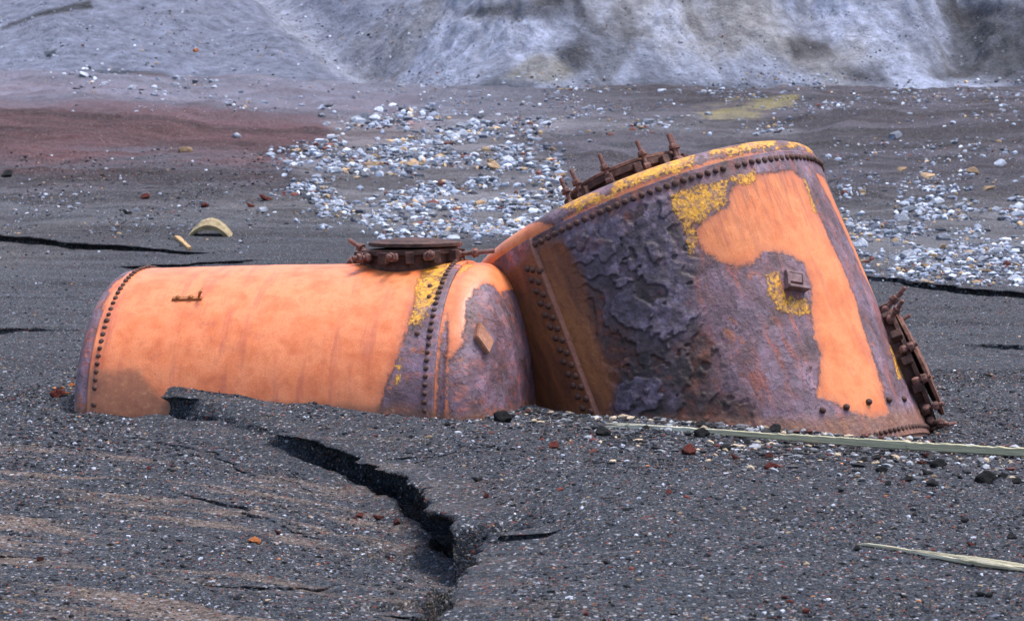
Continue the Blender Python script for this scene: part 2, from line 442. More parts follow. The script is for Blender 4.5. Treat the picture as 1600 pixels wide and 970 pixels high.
def mat_ground():
    k = NT('cinder_sand')
    base = k.attr('gcol', 'Color')
    cs = k.coord()
    v1 = k.n('ShaderNodeTexVoronoi'); v1.inputs['Scale'].default_value = 62; k.t.links.new(cs, v1.inputs['Vector'])
    v2 = k.n('ShaderNodeTexVoronoi'); v2.inputs['Scale'].default_value = 130; k.t.links.new(cs, v2.inputs['Vector'])
    sep = k.n('ShaderNodeSeparateColor'); k.t.links.new(v1.outputs['Color'], sep.inputs[0])
    sep2 = k.n('ShaderNodeSeparateColor'); k.t.links.new(v2.outputs['Color'], sep2.inputs[0])
    g1 = k.ss(sep.outputs[0], 0, 1, .45, 1.6); g2 = k.ss(sep2.outputs[0], 0, 1, .6, 1.5)
    f = k.math('MULTIPLY', g1, g2)
    col = k.mix(1.0, base, f, 'MULTIPLY')
    n = k.noise(5, 6, .65); col = k.mix(1.0, col, k.ramp(n, [(.25, (.66, .66, .68)), (.5, (1, 1, 1)), (.75, (1.28, 1.25, 1.22))]), 'MULTIPLY')
    col = k.mix(k.ss(sep.outputs[1], .955, .975), col, (.26, .26, .29))
    col = k.mix(k.ss(sep.outputs[2], .972, .985), col, (.14, .04, .03))
    col = k.mix(k.ss(sep2.outputs[1], .96, .98), col, (.22, .165, .11))
    h = k.math('ADD', k.math('MULTIPLY', v1.outputs['Distance'], -.9), k.math('MULTIPLY', v2.outputs['Distance'], -.5))
    nb = k.bump(h, .010, .9)
    nb = k.bump(k.noise(28, 6, .7), .02, .6, nb)
    return k.done(col, .95, nb, spec=.2)

def mat_hill():
    k = NT('pale_scree')
    base = k.attr('gcol', 'Color')
    n = k.noise(1.3, 8, .68); n2 = k.noise(9, 5, .7)
    col = k.mix(1.0, base, k.ramp(n, [(.32, (.60, .60, .62)), (.5, (1, 1, 1)), (.68, (1.45, 1.45, 1.5))]), 'MULTIPLY')
    col = k.mix(k.ss(n2, .62, .70), col, (.42, .45, .53))
    col = k.mix(k.ss(n2, .40, .30), col, (.07, .07, .078))
    nb = k.bump(k.noise(4, 9, .74), .6, 1.0)
    return k.done(col, .95, nb, spec=.2)

def build_ground():
    rows = np.concatenate([np.arange(-40, 8, 2.0), np.arange(8, 11, .08), np.arange(11, 22, .0155), np.arange(22, 35, .05), np.arange(35, 49, .04), np.arange(49, 70, .08), np.arange(70, 114, .16)])
    cols = fan_columns(640, .215)
    D, T = np.meshgrid(rows, cols, indexing='ij')
    X = T * np.maximum(D, 8.0); Y = D.copy()
    sh = X.shape; x = X.ravel(); y = Y.ravel()
    z, sx, sy, near, rip, left = terrain(x, y, True)
    V = np.stack([x + sx, y + sy, z], 1)
    # rough, stratified faces on the ledges
    j = np.clip(1.3 - near, 0, 1) * (near < 1.3)
    n = fbm2(V[:, 0] * 14, V[:, 2] * 40 + V[:, 1] * 6, 3, 201, .6)
    V[:, 0] += j * .025 * n; V[:, 1] += j * .03 * fbm2(V[:, 0] * 11 + 5, V[:, 2] * 45, 3, 203, .6)
    me = np_mesh('ground', V, grid_faces(*sh))
    cattr(me, 'gcol', ground_colour(V, near, rip, left))
    o = link('ground', me, mat_ground()); tag(o, 'dark grey volcanic sand and cinder beach with an undercut bank', 'ground', kind='structure')
    return o

def build_hill():
    rows = np.concatenate([np.arange(99, 140, .13), np.arange(140, 300, 1.5)])
    cols = fan_columns(620, .215)
    D, T = np.meshgrid(rows, cols, indexing='ij')
    X = T * D; sh = X.shape; x = X.ravel(); y = D.ravel()
    z = hill(x, y)
    V = np.stack([x, y, z], 1)
    px, py = project(V)
    n1 = fbm2(x * .25, y * .25, 5, 111, .6); n2 = fbm2(x * .09 + 4, y * .09, 4, 113, .6)
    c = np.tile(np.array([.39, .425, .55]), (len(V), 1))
    def mixin(c, col, f):
        f = np.clip(f, 0, 1)[:, None]; return c * (1 - f) + np.asarray(col) * f
    c = mixin(c, [.31, .295, .285], sstep(.0, .5, n2 + .4 * n1) * .8)
    c = mixin(c, [.085, .082, .088], sstep(.16, .45, n1 - .2 * n2) * .55 * sstep(-10, 2, x))
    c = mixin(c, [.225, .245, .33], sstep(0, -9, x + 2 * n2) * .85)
    c = mixin(c, [.46, .49, .60], sstep(.0, 1.0, np.exp(-((x + 5.2 + .30 * (y - 112)) / 1.6) ** 2) + .3 * n1) * .7)
    c = mixin(c, GREY * 1.4, sstep(114.0, 110.5, y + 2.5 * n1) * .85)
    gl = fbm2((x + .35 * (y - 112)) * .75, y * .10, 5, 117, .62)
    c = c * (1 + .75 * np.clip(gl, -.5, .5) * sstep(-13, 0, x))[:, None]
    c = mixin(c, [.05, .049, .052], sstep(-2, 4, poly_sdf(px, py, [(-5, 46), (50, 22), (100, 8), (140, 2), (146, 13), (112, 19), (60, 27), (12, 44)]) + 5 * n1) * .9)
    for P in ([(720, 20), (780, 0), (880, 0), (860, 34), (800, 38)], [(860, 75), (905, 70), (910, 100), (870, 110)], [(1230, 60), (1300, 55), (1310, 95), (1240, 90)], [(1470, 20), (1620, -10), (1620, 140), (1490, 120)], [(1310, 100), (1380, 95), (1400, 135), (1330, 135)]):
        c = mixin(c, [.075, .074, .082], sstep(-10, 14, poly_sdf(px, py, P) + 26 * n1) * .8)
    c = mixin(c, [.27, .25, .20], sstep(-6, 10, poly_sdf(px, py, [(770, 125), (830, 80), (870, 85), (890, 120), (850, 130)]) + 22 * n1) * .7)
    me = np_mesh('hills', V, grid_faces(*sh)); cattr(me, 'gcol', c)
    o = link('hills', me, mat_hill()); tag(o, 'pale grey eroded hillside rising behind the beach', 'hillside', kind='structure')
    return o

# ================================================================== RUST MATERIALS
def mat_boiler(kind, along):
    """a_pt: signed distance into the orange coat; a_ye: into the yellow lichen; a_dk: into the raw dark plate; a_lo: height above ground"""
    k = NT('boiler_rust_' + kind)
    cs = k.coord()
    wob = k.math('SUBTRACT', k.noise(9, 6, .62), .5); fine = k.math('SUBTRACT', k.noise(60, 4, .6), .5)
    w2 = k.math('SUBTRACT', k.noise(26, 6, .7), .5)
    nb_ = k.noise(3.2, 7, .62)
    # raw rust: violet brown, with ochre and near-black plates
    cell = k.n('ShaderNodeTexVoronoi'); cell.inputs['Scale'].default_value = 7.5
    wv = k.n('ShaderNodeVectorMath', operation='ADD'); k.t.links.new(cs, wv.inputs[0])
    nv = k.n('ShaderNodeTexNoise'); nv.inputs['Scale'].default_value = 9; nv.inputs['Detail'].default_value = 5; k.t.links.new(cs, nv.inputs['Vector'])
    sc = k.n('ShaderNodeVectorMath', operation='SCALE'); sc.inputs['Scale'].default_value = .30; k.t.links.new(nv.outputs['Color'], sc.inputs[0]); k.t.links.new(sc.outputs[0], wv.inputs[1])
    k.t.links.new(wv.outputs[0], cell.inputs['Vector'])
    csep = k.n('ShaderNodeSeparateColor'); k.t.links.new(cell.outputs['Color'], csep.inputs[0])
    rust = k.ramp(nb_, [(.28, (.040, .018, .018)), (.45, (.125, .062, .072)), (.56, (.150, .082, .112)), (.66, (.21, .135, .185)), (.80, (.22, .075, .048))])
    drip = k.noise(5, 6, .65, vec=k.mapping((2.2, 2.2, .45)))
    rust = k.mix(k.ss(drip, .50, .66, 0, .75), rust, k.ramp(k.noise(21, 5, .65), [(.35, (.20, .040, .024)), (.55, (.34, .095, .068)), (.7, (.38, .15, .125))]))
    rust = k.mix(k.ss(drip, .47, .34, 0, .7), rust, (.060, .034, .046))
    rust = k.mix(k.ss(csep.outputs[0], .55, .9, 0, .40), rust, (.20, .145, .195))
    rust = k.mix(k.ss(k.noise(5.5, 5, .6), .60, .70, 0, .65), rust, (.38, .11, .035))
    dark = k.ramp(k.noise(4.3, 8, .66), [(.32, (.009, .006, .007)), (.48, (.040, .020, .026)), (.62, (.092, .058, .082)), (.76, (.15, .105, .150))])
    dark = k.mix(k.ss(k.noise(3.1, 5, .6, dist=.6), .57, .66, 0, .8), dark, (.20, .052, .022))
    dark = k.mix(k.ss(k.attr('a_la'), .60, .36, 0, .85), dark, k.ramp(k.noise(12, 5, .6), [(.35, (.020, .008, .007)), (.55, (.085, .022, .012)), (.72, (.22, .055, .018))]))
    dark = k.mix(k.ss(k.attr('a_la'), .60, .90, 0, .7), dark, k.ramp(k.noise(15, 6, .66), [(.34, (.030, .019, .030)), (.5, (.095, .066, .102)), (.7, (.235, .19, .275))]))
    dark = k.mix(k.ss(csep.outputs[1], .72, .95, 0, .4), dark, (.05, .033, .04))
    dkm = k.ss(k.math('ADD', k.attr('a_dk'), k.math('MULTIPLY', wob, .22)), -.05, .05)
    base = k.mix(dkm, rust, dark)
    base = k.mix(k.math('MULTIPLY', k.attr('a_ed'), .85), base, (.022, .012, .012))
    # thin brittle scale: stepped layers with dark broken edges
    sn = k.math('MULTIPLY', k.noise(4.6, 7, .60, dist=.25), 9.0); sfl = k.math('FLOOR', sn); sfr = k.math('SUBTRACT', sn, sfl)
    stepn = k.math('ADD', sfl, k.ss(sfr, 0, .07))
    sedge = k.math('MULTIPLY', k.ss(sfr, .12, .02), k.ss(k.noise(3.3, 4, .6), .42, .58))
    base = k.mix(k.math('MULTIPLY', sedge, .75), base, (.020, .010, .010))
    base = k.mix(1.0, base, k.ss(k.math('FRACT', k.math('MULTIPLY', sfl, .37)), 0, 1, .72, 1.30), 'MULTIPLY')
    # brown rust plate with ochre runs, its shadow-side darkness painted in
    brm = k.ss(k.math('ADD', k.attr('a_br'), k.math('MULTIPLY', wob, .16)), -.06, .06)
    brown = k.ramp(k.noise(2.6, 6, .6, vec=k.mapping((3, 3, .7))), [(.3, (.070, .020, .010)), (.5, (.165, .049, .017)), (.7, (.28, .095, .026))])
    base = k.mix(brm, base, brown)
    lpm = k.attr('a_lp')
    base = k.mix(k.math('MULTIPLY', lpm, .8), base, (.30, .115, .075))  # light caught by the lap edge, painted as a paler line
    # orange coat
    run = k.noise(2.2, 6, .6, vec=k.mapping((2.4, 2.4, 2.4)))
    org = k.ramp(run, [(.22, (.46, .098, .028)), (.42, (.62, .158, .050)), (.58, (.70, .215, .084)), (.8, (.55, .120, .034))])
    rs = k.math('MULTIPLY', k.attr('a_st'), k.ss(k.noise(8, 6, .68, vec=k.mapping(along)), .42, .60))
    org = k.mix(k.math('MULTIPLY', rs, .75), org, (.27, .075, .050))
    org = k.mix(k.math('MULTIPLY', k.ss(k.noise(1.6, 7, .72), .56, .68), .45), org, (.36, .085, .042))
    if kind == 'tall': org = k.mix(1.0, org, (.98, 1.02, .84), 'MULTIPLY')
    org = k.mix(1.0, org, k.ramp(k.noise(90, 3, .6), [(.3, (.84, .82, .80)), (.5, (1, 1, 1)), (.7, (1.12, 1.14, 1.16))]), 'MULTIPLY')
    org = k.mix(k.ss(k.noise(33, 3, .5), .70, .76, 0, .5), org, (.30, .10, .05))
    org = k.mix(k.ss(k.noise(3.0, 5, .6, vec=k.mapping(along)), .52, .70, 0, .50), org, (.40, .085, .050))
    org = k.mix(k.ss(k.noise(5.0, 6, .65, vec=k.mapping(along)), .50, .30, 0, .45), org, (.66, .205, .070))
    org = k.mix(k.ss(k.noise(38, 5, .7), .64, .70, 0, .6), org, (.26, .075, .045))
    pt = k.math('ADD', k.attr('a_pt'), k.math('ADD', k.math('MULTIPLY', wob, .07), k.math('ADD', k.math('MULTIPLY', w2, .085), k.math('MULTIPLY', fine, .04))))
    ptm = k.ss(pt, -.004, .004)
    rim = k.math('MULTIPLY', k.ss(pt, -.03, -.002), k.ss(pt, .026, .004))
    col = k.mix(ptm, base, org)
    col = k.mix(k.math('MULTIPLY', rim, k.ss(k.noise(7, 4, .6), .35, .6, .2, .85)), col, (.09, .026, .018))
    col = k.mix(k.math('MULTIPLY', k.ss(pt, .09, .01), k.math('MULTIPLY', ptm, .45)), col, (.42, .12, .06))
    # yellow lichen, broken into speckles
    ye = k.math('ADD', k.attr('a_ye'), k.math('ADD', k.math('MULTIPLY', wob, .13), k.math('MULTIPLY', w2, .11)))
    yem = k.math('MULTIPLY', k.ss(ye, -.01, .012), k.ss(k.math('ADD', k.noise(42, 5, .8), k.math('MULTIPLY', ye, 1.2)), .42, .52))
    yel = k.ramp(k.noise(40, 4, .7), [(.3, (.38, .15, .010)), (.5, (.68, .31, .018)), (.7, (.80, .43, .045))])
    col = k.mix(k.math('MULTIPLY', yem, k.ss(k.noise(16, 5, .7), .36, .56, .25, 1.0)), col, yel)
    # band once buried in sand: browner, crusted with grit
    lo = k.math('ADD', k.attr('a_lo'), k.math('MULTIPLY', wob, .10))
    lom = k.ss(lo, .10, .0)
    col = k.mix(k.math('MULTIPLY', lom, .72), col, k.ramp(k.noise(22, 5, .7), [(.3, (.11, .048, .028)), (.55, (.22, .085, .04)), (.72, (.36, .20, .10))]))
    # pits and chips
    pit = k.ss(k.noise(17, 5, .7), .66, .72)
    col = k.mix(k.math('MULTIPLY', pit, .55), col, (.12, .045, .03))
    h = k.math('ADD', k.math('MULTIPLY', ptm, .55), k.math('MULTIPLY', yem, .5))
    nrm = k.bump(h, .012, 1.0)
    raw = k.math('SUBTRACT', 1.0, ptm)
    nrm = k.bump(k.math('MULTIPLY', k.math('ADD', k.math('MULTIPLY', stepn, .16), k.math('MULTIPLY', k.noise(24, 6, .7), .35)), raw), .030, .9, nrm)
    nrm = k.bump(k.noise(110, 3, .6), .0035, .55, nrm)
    nrm = k.bump(k.noise(6, 3, .5), .012, .35, nrm)
    return k.done(col, k.math('ADD', k.math('MULTIPLY', ptm, -.16), .58), nrm, spec=.5)

def mat_iron(name, c0, c1, c2):
    k = NT(name)
    col = k.ramp(k.noise(14, 7, .66), [(.28, c0), (.5, c1), (.72, c2)])
    col = k.mix(k.ss(k.noise(45, 4, .6), .62, .72, 0, .5), col, (.20, .07, .03))
    n = k.bump(k.noise(50, 6, .7), .008, 1.0)
    return k.done(col, .72, n, spec=.35)

# ================================================================== BOILERS
class Frame:
    """a boiler's own axes: n along its axis, e1 square to it towards the camera, e2 completing"""
    def __init__(s, origin, n):
        s.o = np.asarray(origin, float); s.n = n / np.linalg.norm(n)
        v = CAM - s.o; v = v - s.n * (v @ s.n); s.e1 = v / np.linalg.norm(v); s.e2 = np.cross(s.n, s.e1)
        s.M = Matrix(((s.e1[0], s.e2[0], s.n[0], s.o[0]), (s.e1[1], s.e2[1], s.n[1], s.o[1]), (s.e1[2], s.e2[2], s.n[2], s.o[2]), (0, 0, 0, 1)))
        s.B = np.stack([s.e1, s.e2, s.n], 1)
    def world(s, P): return np.asarray(P) @ s.B.T + s.o
    def local(s, W): return (np.asarray(W) - s.o) @ s.B

def revolve(profile, ntheta):
    """profile [(v, r)] -> local points grid, theta, arc"""
    pr = np.array(profile); th = np.linspace(-math.pi, math.pi, ntheta, endpoint=False)
    arc = np.concatenate([[0], np.cumsum(np.hypot(np.diff(pr[:, 0]), np.diff(pr[:, 1])))])
    TH, _ = np.meshgrid(th, pr[:, 0]); Rr = np.repeat(pr[:, 1:2], ntheta, 1); VV = np.repeat(pr[:, 0:1], ntheta, 1); AA = np.repeat(arc[:, None], ntheta, 1)
    P = np.stack([Rr * np.cos(TH), Rr * np.sin(TH), VV], -1).reshape(-1, 3)
    return P, TH.ravel(), AA.ravel(), (len(pr), ntheta)

def resample(profile, step):
    pr = np.array(profile, float); out = [pr[0]]
    for a, b in zip(pr[:-1], pr[1:]):
        k = max(1, int(math.ceil(np.hypot(*(b - a)) / step)))
        for i in range(1, k + 1): out.append(a + (b - a) * i / k)
    return np.array(out)

class Surf:
    """one plate of a boiler with its own (rim distance, arc) coordinates, to lay measured patches on"""
    def __init__(s, fr, profile, ntheta, R0, step=.012, ext=0.0):
        s.fr = fr; s.R0 = R0
        s.prof = resample(profile, step)
        s.P, s.th, s.arc, s.sh = revolve(s.prof, ntheta)
        s.F = grid_faces(*s.sh, wrap=True)
        s.ext = ext
        if ext:
            vs = [q[0] for q in profile]; cp = resample([(min(vs) - ext, R0), (max(vs) + ext, R0)], .08)
        else: cp = resample(profile, .04)
        P, th, arc, sh = revolve(cp, 240)
        s.carc = None
        W = fr.world(P)
        s.bvh = BVHTree.FromPolygons([Vector(p) for p in W], [tuple(map(int, f)) for f in grid_faces(*sh, wrap=True)])
        s.X = s.th * R0
        pv = s.prof; s._v = pv[:, 0]; s._a = np.concatenate([[0], np.cumsum(np.hypot(np.diff(pv[:, 0]), np.diff(pv[:, 1])))])
        s._pr = pv[:, 1]
    def hit(s, px, py):
        d = ray(px, py); h = s.bvh.ray_cast(Vector(CAM), Vector(d).normalized())
        if h[0] is None: return None
        nn = np.array(h[1]); nn = nn if nn @ d < 0 else -nn
        l = s.fr.local(h[0]); o = (s.fr.B.T @ nn)[:2] @ l[:2]
        if s.ext and o < 0: return None
        return np.array(h[0]), nn
    def uv(s, px, py, cx, cy):
        for i in range(60):
            h = s.hit(px, py)
            if h is not None:
                l = s.fr.local(h[0]); th = math.atan2(l[1], l[0]); r = math.hypot(l[0], l[1])
                if s.ext: return th * s.R0, l[2] - s._v[0]
                k = np.argmin((s._v - l[2]) ** 2 + (s._pr - r) ** 2)
                return th * s.R0, s._a[k]
            px += (cx - px) * .06; py += (cy - py) * .06
        return None
    def sdf(s, polys):
        out = np.full(len(s.X), -3.0)
        for P in polys:
            cx = sum(p[0] for p in P) / len(P); cy = sum(p[1] for p in P) / len(P)
            q = []
            for i in range(len(P)):                       # add midpoints so that edges follow the plate
                a = P[i]; b = P[(i + 1) % len(P)]
                for t in (0, .5): q.append((a[0] + (b[0] - a[0]) * t, a[1] + (b[1] - a[1]) * t))
            q = [s.uv(*p, cx, cy) for p in q]; q = [p for p in q if p is not None]
            if len(q) > 2: out = np.maximum(out, poly_sdf(s.X, s.arc, q))
        return out
    def mesh(s, name, disp=None, **attrs):
        P = s.P.copy()
        if disp is not None:
            rr = np.hypot(P[:, 0], P[:, 1]) + 1e-9
            P[:, 0] += P[:, 0] / rr * disp; P[:, 1] += P[:, 1] / rr * disp
        me = np_mesh(name, P, s.F)
        for k, v in attrs.items(): fattr(me, k, v if np.ndim(v) else np.full(len(P), v))
        return me

def bm_obj(name, bm, mat, parent, smooth=False):
    me = bpy.data.meshes.new(name); bm.normal_update(); bm.to_mesh(me); bm.free()
    if smooth:
        for p in me.polygons: p.use_smooth = True
    return link(name, me, mat, parent)

def align(z, origin=(0, 0, 0), x=None):
    z = Vector(z).normalized()
    x = Vector(x) if x is not None else Vector((0, 0, 1)) if abs(z.z) < .9 else Vector((1, 0, 0))
    x = (x - z * x.dot(z)).normalized(); y = z.cross(x)
    return Matrix(((x.x, y.x, z.x, origin[0]), (x.y, y.y, z.y, origin[1]), (x.z, y.z, z.z, origin[2]), (0, 0, 0, 1)))

def add_lathe(bm, prof, n, M, jitter=0.0):
    """closed solid of revolution round z; prof [(r, z)] from bottom axis to top axis"""
    rings = []
    for r, z in prof:
        if r < 1e-5: rings.append([bm.verts.new(M @ Vector((0, 0, z)))])
        else: rings.append([bm.verts.new(M @ Vector((r * (1 + random.uniform(-jitter, jitter)) * math.cos(2 * math.pi * i / n), r * (1 + random.uniform(-jitter, jitter)) * math.sin(2 * math.pi * i / n), z))) for i in range(n)])
    for a, b in zip(rings[:-1], rings[1:]):
        for i in range(n):
            j = (i + 1) % n
            if len(a) == 1: bm.faces.new((a[0], b[j], b[i]))
            elif len(b) == 1: bm.faces.new((a[i], a[j], b[0]))
            else: bm.faces.new((a[i], a[j], b[j], b[i]))

def add_box(bm, M, sx, sy, sz, bev=.004):
    r = bmesh.ops.create_cube(bm, size=1, matrix=M @ Matrix.Diagonal((sx, sy, sz, 1)))
    if bev:
        es = list({e for v in r['verts'] for e in v.link_edges})
        bmesh.ops.bevel(bm, geom=es, offset=bev, segments=2, affect='EDGES', profile=.6)

def rivet_mesh(r=.021, h=.017):
    bm = bmesh.new()
    add_lathe(bm, [(0, -.02), (r, -.02), (r, .002), (r * .92, h * .45), (r * .66, h * .85), (r * .3, h), (0, h * 1.04)], 12, Matrix())
    me = bpy.data.meshes.new('rivet'); bm.normal_update(); bm.to_mesh(me); bm.free()
    for p in me.polygons: p.use_smooth = True
    return me

def bolt_mesh(length=.24, r=.016, eye=True):
    """swing bolt along +z: eye at the root, threaded shank, hexagon nut and washer"""
    bm = bmesh.new()
    prof = [(0, 0), (r, 0)]
    z = .01
    while z < length:
        prof += [(r * 1.08, z), (r * .93, z + .006)]; z += .012
    prof += [(r * .9, length), (r * .55, length + .005), (0, length + .006)]
    add_lathe(bm, prof, 10, Matrix(), .03)
    zn = length * .42
    add_lathe(bm, [(0, zn), (r * 2.2, zn), (r * 2.3, zn + .008), (0, zn + .009)], 14, Matrix(), .05)
    add_lathe(bm, [(0, zn + .009), (r * 1.9, zn + .009), (r * 2.0, zn + .014), (r * 2.0, zn + .035), (r * 1.7, zn + .042), (0, zn + .043)], 6, Matrix())
    if eye:
        add_lathe(bm, [(0, -.03), (.02, -.03), (.032, -.024), (.034, 0), (.032, .024), (.02, .03), (0, .03)], 12, Matrix.Rotation(R(90), 4, 'X'))
    me = bpy.data.meshes.new('bolt'); bm.normal_update(); bm.to_mesh(me); bm.free()
    return me

M_IRON = mat_iron('dark_rusted_iron', (.018, .009, .008), (.055, .024, .019), (.14, .062, .046))
M_IRON2 = mat_iron('brown_rusted_iron', (.05, .022, .016), (.15, .062, .042), (.30, .14, .10))
M_RIVET = mat_iron('rivet_rust', (.03, .014, .012), (.080, .036, .027), (.17, .08, .058))
RIVET_ME = rivet_mesh(); RIVET_ME.materials.append(M_RIVET)
BIG_RIVET = rivet_mesh(.026, .022); BIG_RIVET.materials.append(M_RIVET)
M_B1 = mat_boiler('low', (.45, .45, 3.2)); M_B2 = mat_boiler('tall', (3.2, 3.2, .45))

def put(me, parent, M, name):
    o = bpy.data.objects.new(name, me); COL.objects.link(o); o.parent = parent; o.matrix_local = M
    return o

def surf_matrix(P, N, x=None):
    return align(N, P, x)

def rivet_ring(parent, Rr, v, pitch, fr, me, zmin):
    """rivets of one seam: those that can be seen as parts, the hidden rest as one piece"""
    n = int(round(2 * math.pi * Rr / pitch)); hidden = []
    for i in range(n):
        th = 2 * math.pi * i / n
        d = np.array([math.cos(th), math.sin(th), 0]); p = d * Rr + np.array([0, 0, v])
        w = fr.world(p); nw = fr.B @ d
        if w[2] < zmin(w) - .03: continue
        M = align(d, p, (0, 0, 1))
        if nw @ (CAM - w) > -.05 * np.linalg.norm(CAM - w): (random.random() > .03) and put(me, parent, M @ Matrix.Rotation(random.uniform(0, 6), 4, 'Z') @ Matrix.Diagonal((random.uniform(.86, 1.14), random.uniform(.86, 1.14), random.uniform(.6, 1.15), 1)), 'rivet')
        else: hidden.append(M)
    return hidden

def rivet_rest(parent, hidden, me):
    if not hidden: return
    bm = bmesh.new()
    for M in hidden:
        t = bmesh.new(); t.from_mesh(me); bmesh.ops.transform(t, matrix=M, verts=t.verts)
        tm = bpy.data.meshes.new('t'); t.to_mesh(tm); t.free(); bm.from_mesh(tm); bpy.data.meshes.remove(tm)
    o = bm_obj('rivets', bm, M_RIVET, parent, True); o['kind'] = 'stuff'

def ellipsoid_head(Rf, v0, b, sgn, flange, exp=2.35, n=40):
    """flange then a dished end; runs from the shell outwards"""
    pr = [(v0, Rf), (v0 + sgn * flange, Rf)]
    for i in range(1, n + 1):
        a = math.pi / 2 * i / n
        c, s_ = math.cos(a) ** (2 / exp), math.sin(a) ** (2 / exp)
        pr.append((v0 + sgn * (flange + b * s_), max(Rf * c, .004)))
    return pr

def manhole(parent, M, rad, neck, mat_ring, mat_lid, bolts, lid_tilt=(0, 0), lid_lift=.0, squash=1.0, neck_below=.12, lid_shift=(0, 0), nlug=12):
    """flanged neck with lugs, a lid plate and swing bolts. M: local frame, z out of the boiler. bolts: list of (azimuth deg, tilt out from z deg, length)"""
    S = Matrix.Diagonal((1, squash, 1, 1))
    bm = bmesh.new()
    add_lathe(bm, [(rad * .80, -neck_below), (rad * 1.0, -neck_below), (rad * 1.0, neck * .62), (rad * 1.08, neck * .66), (rad * 1.08, neck * .98), (rad * .80, neck), (rad * .80, -neck_below)], 56, M @ S, .004)
    for i in range(nlug):
        a = 2 * math.pi * (i + .5) / nlug
        add_box(bm, M @ S @ Matrix.Rotation(a, 4, 'Z') @ Matrix.Translation((rad * 1.08, 0, neck * .5)), .11, .065, neck * .75, .006)
    ring = bm_obj('manhole', bm, mat_ring, parent)
    bm = bmesh.new()
    LM = M @ S @ Matrix.Translation((lid_shift[0], lid_shift[1], neck + .004 + lid_lift)) @ Matrix.Rotation(R(lid_tilt[0]), 4, 'X') @ Matrix.Rotation(R(lid_tilt[1]), 4, 'Y')
    add_lathe(bm, [(0, 0), (rad * .98, 0), (rad * 1.02, .006), (rad * 1.02, .030), (rad * .97, .038), (rad * .80, .040), (rad * .72, .052), (rad * .3, .066), (0, .068)], 56, LM, .004)
    bm_obj('lid', bm, mat_lid, ring)
    for az, tilt, ln in bolts:
        a = R(az)
        B = M @ S @ Matrix.Translation((rad * 1.14 * math.cos(a), rad * 1.14 * math.sin(a), neck * .55)) @ Matrix.Rotation(a, 4, 'Z') @ Matrix.Rotation(R(tilt), 4, 'Y')
        me = bolt_mesh(ln, .018); me.materials.append(mat_iron_b)
        B = Matrix.Translation(B.translation) @ B.to_3x3().normalized().to_4x4()
        put(me, ring, B, 'bolt')
    return ring

mat_iron_b = mat_iron('bolt_rust', (.06, .028, .024), (.16, .075, .062), (.30, .15, .12))
gz = lambda w: float(terrain(np.array([w[0]]), np.array([w[1]]))[0])

def plate_disp(S, amp_dent, seed):
    W = S.P
    return amp_dent * fbm3(W, 1.1, 3, seed) + .0022 * fbm3(W, 9, 3, seed + 3)

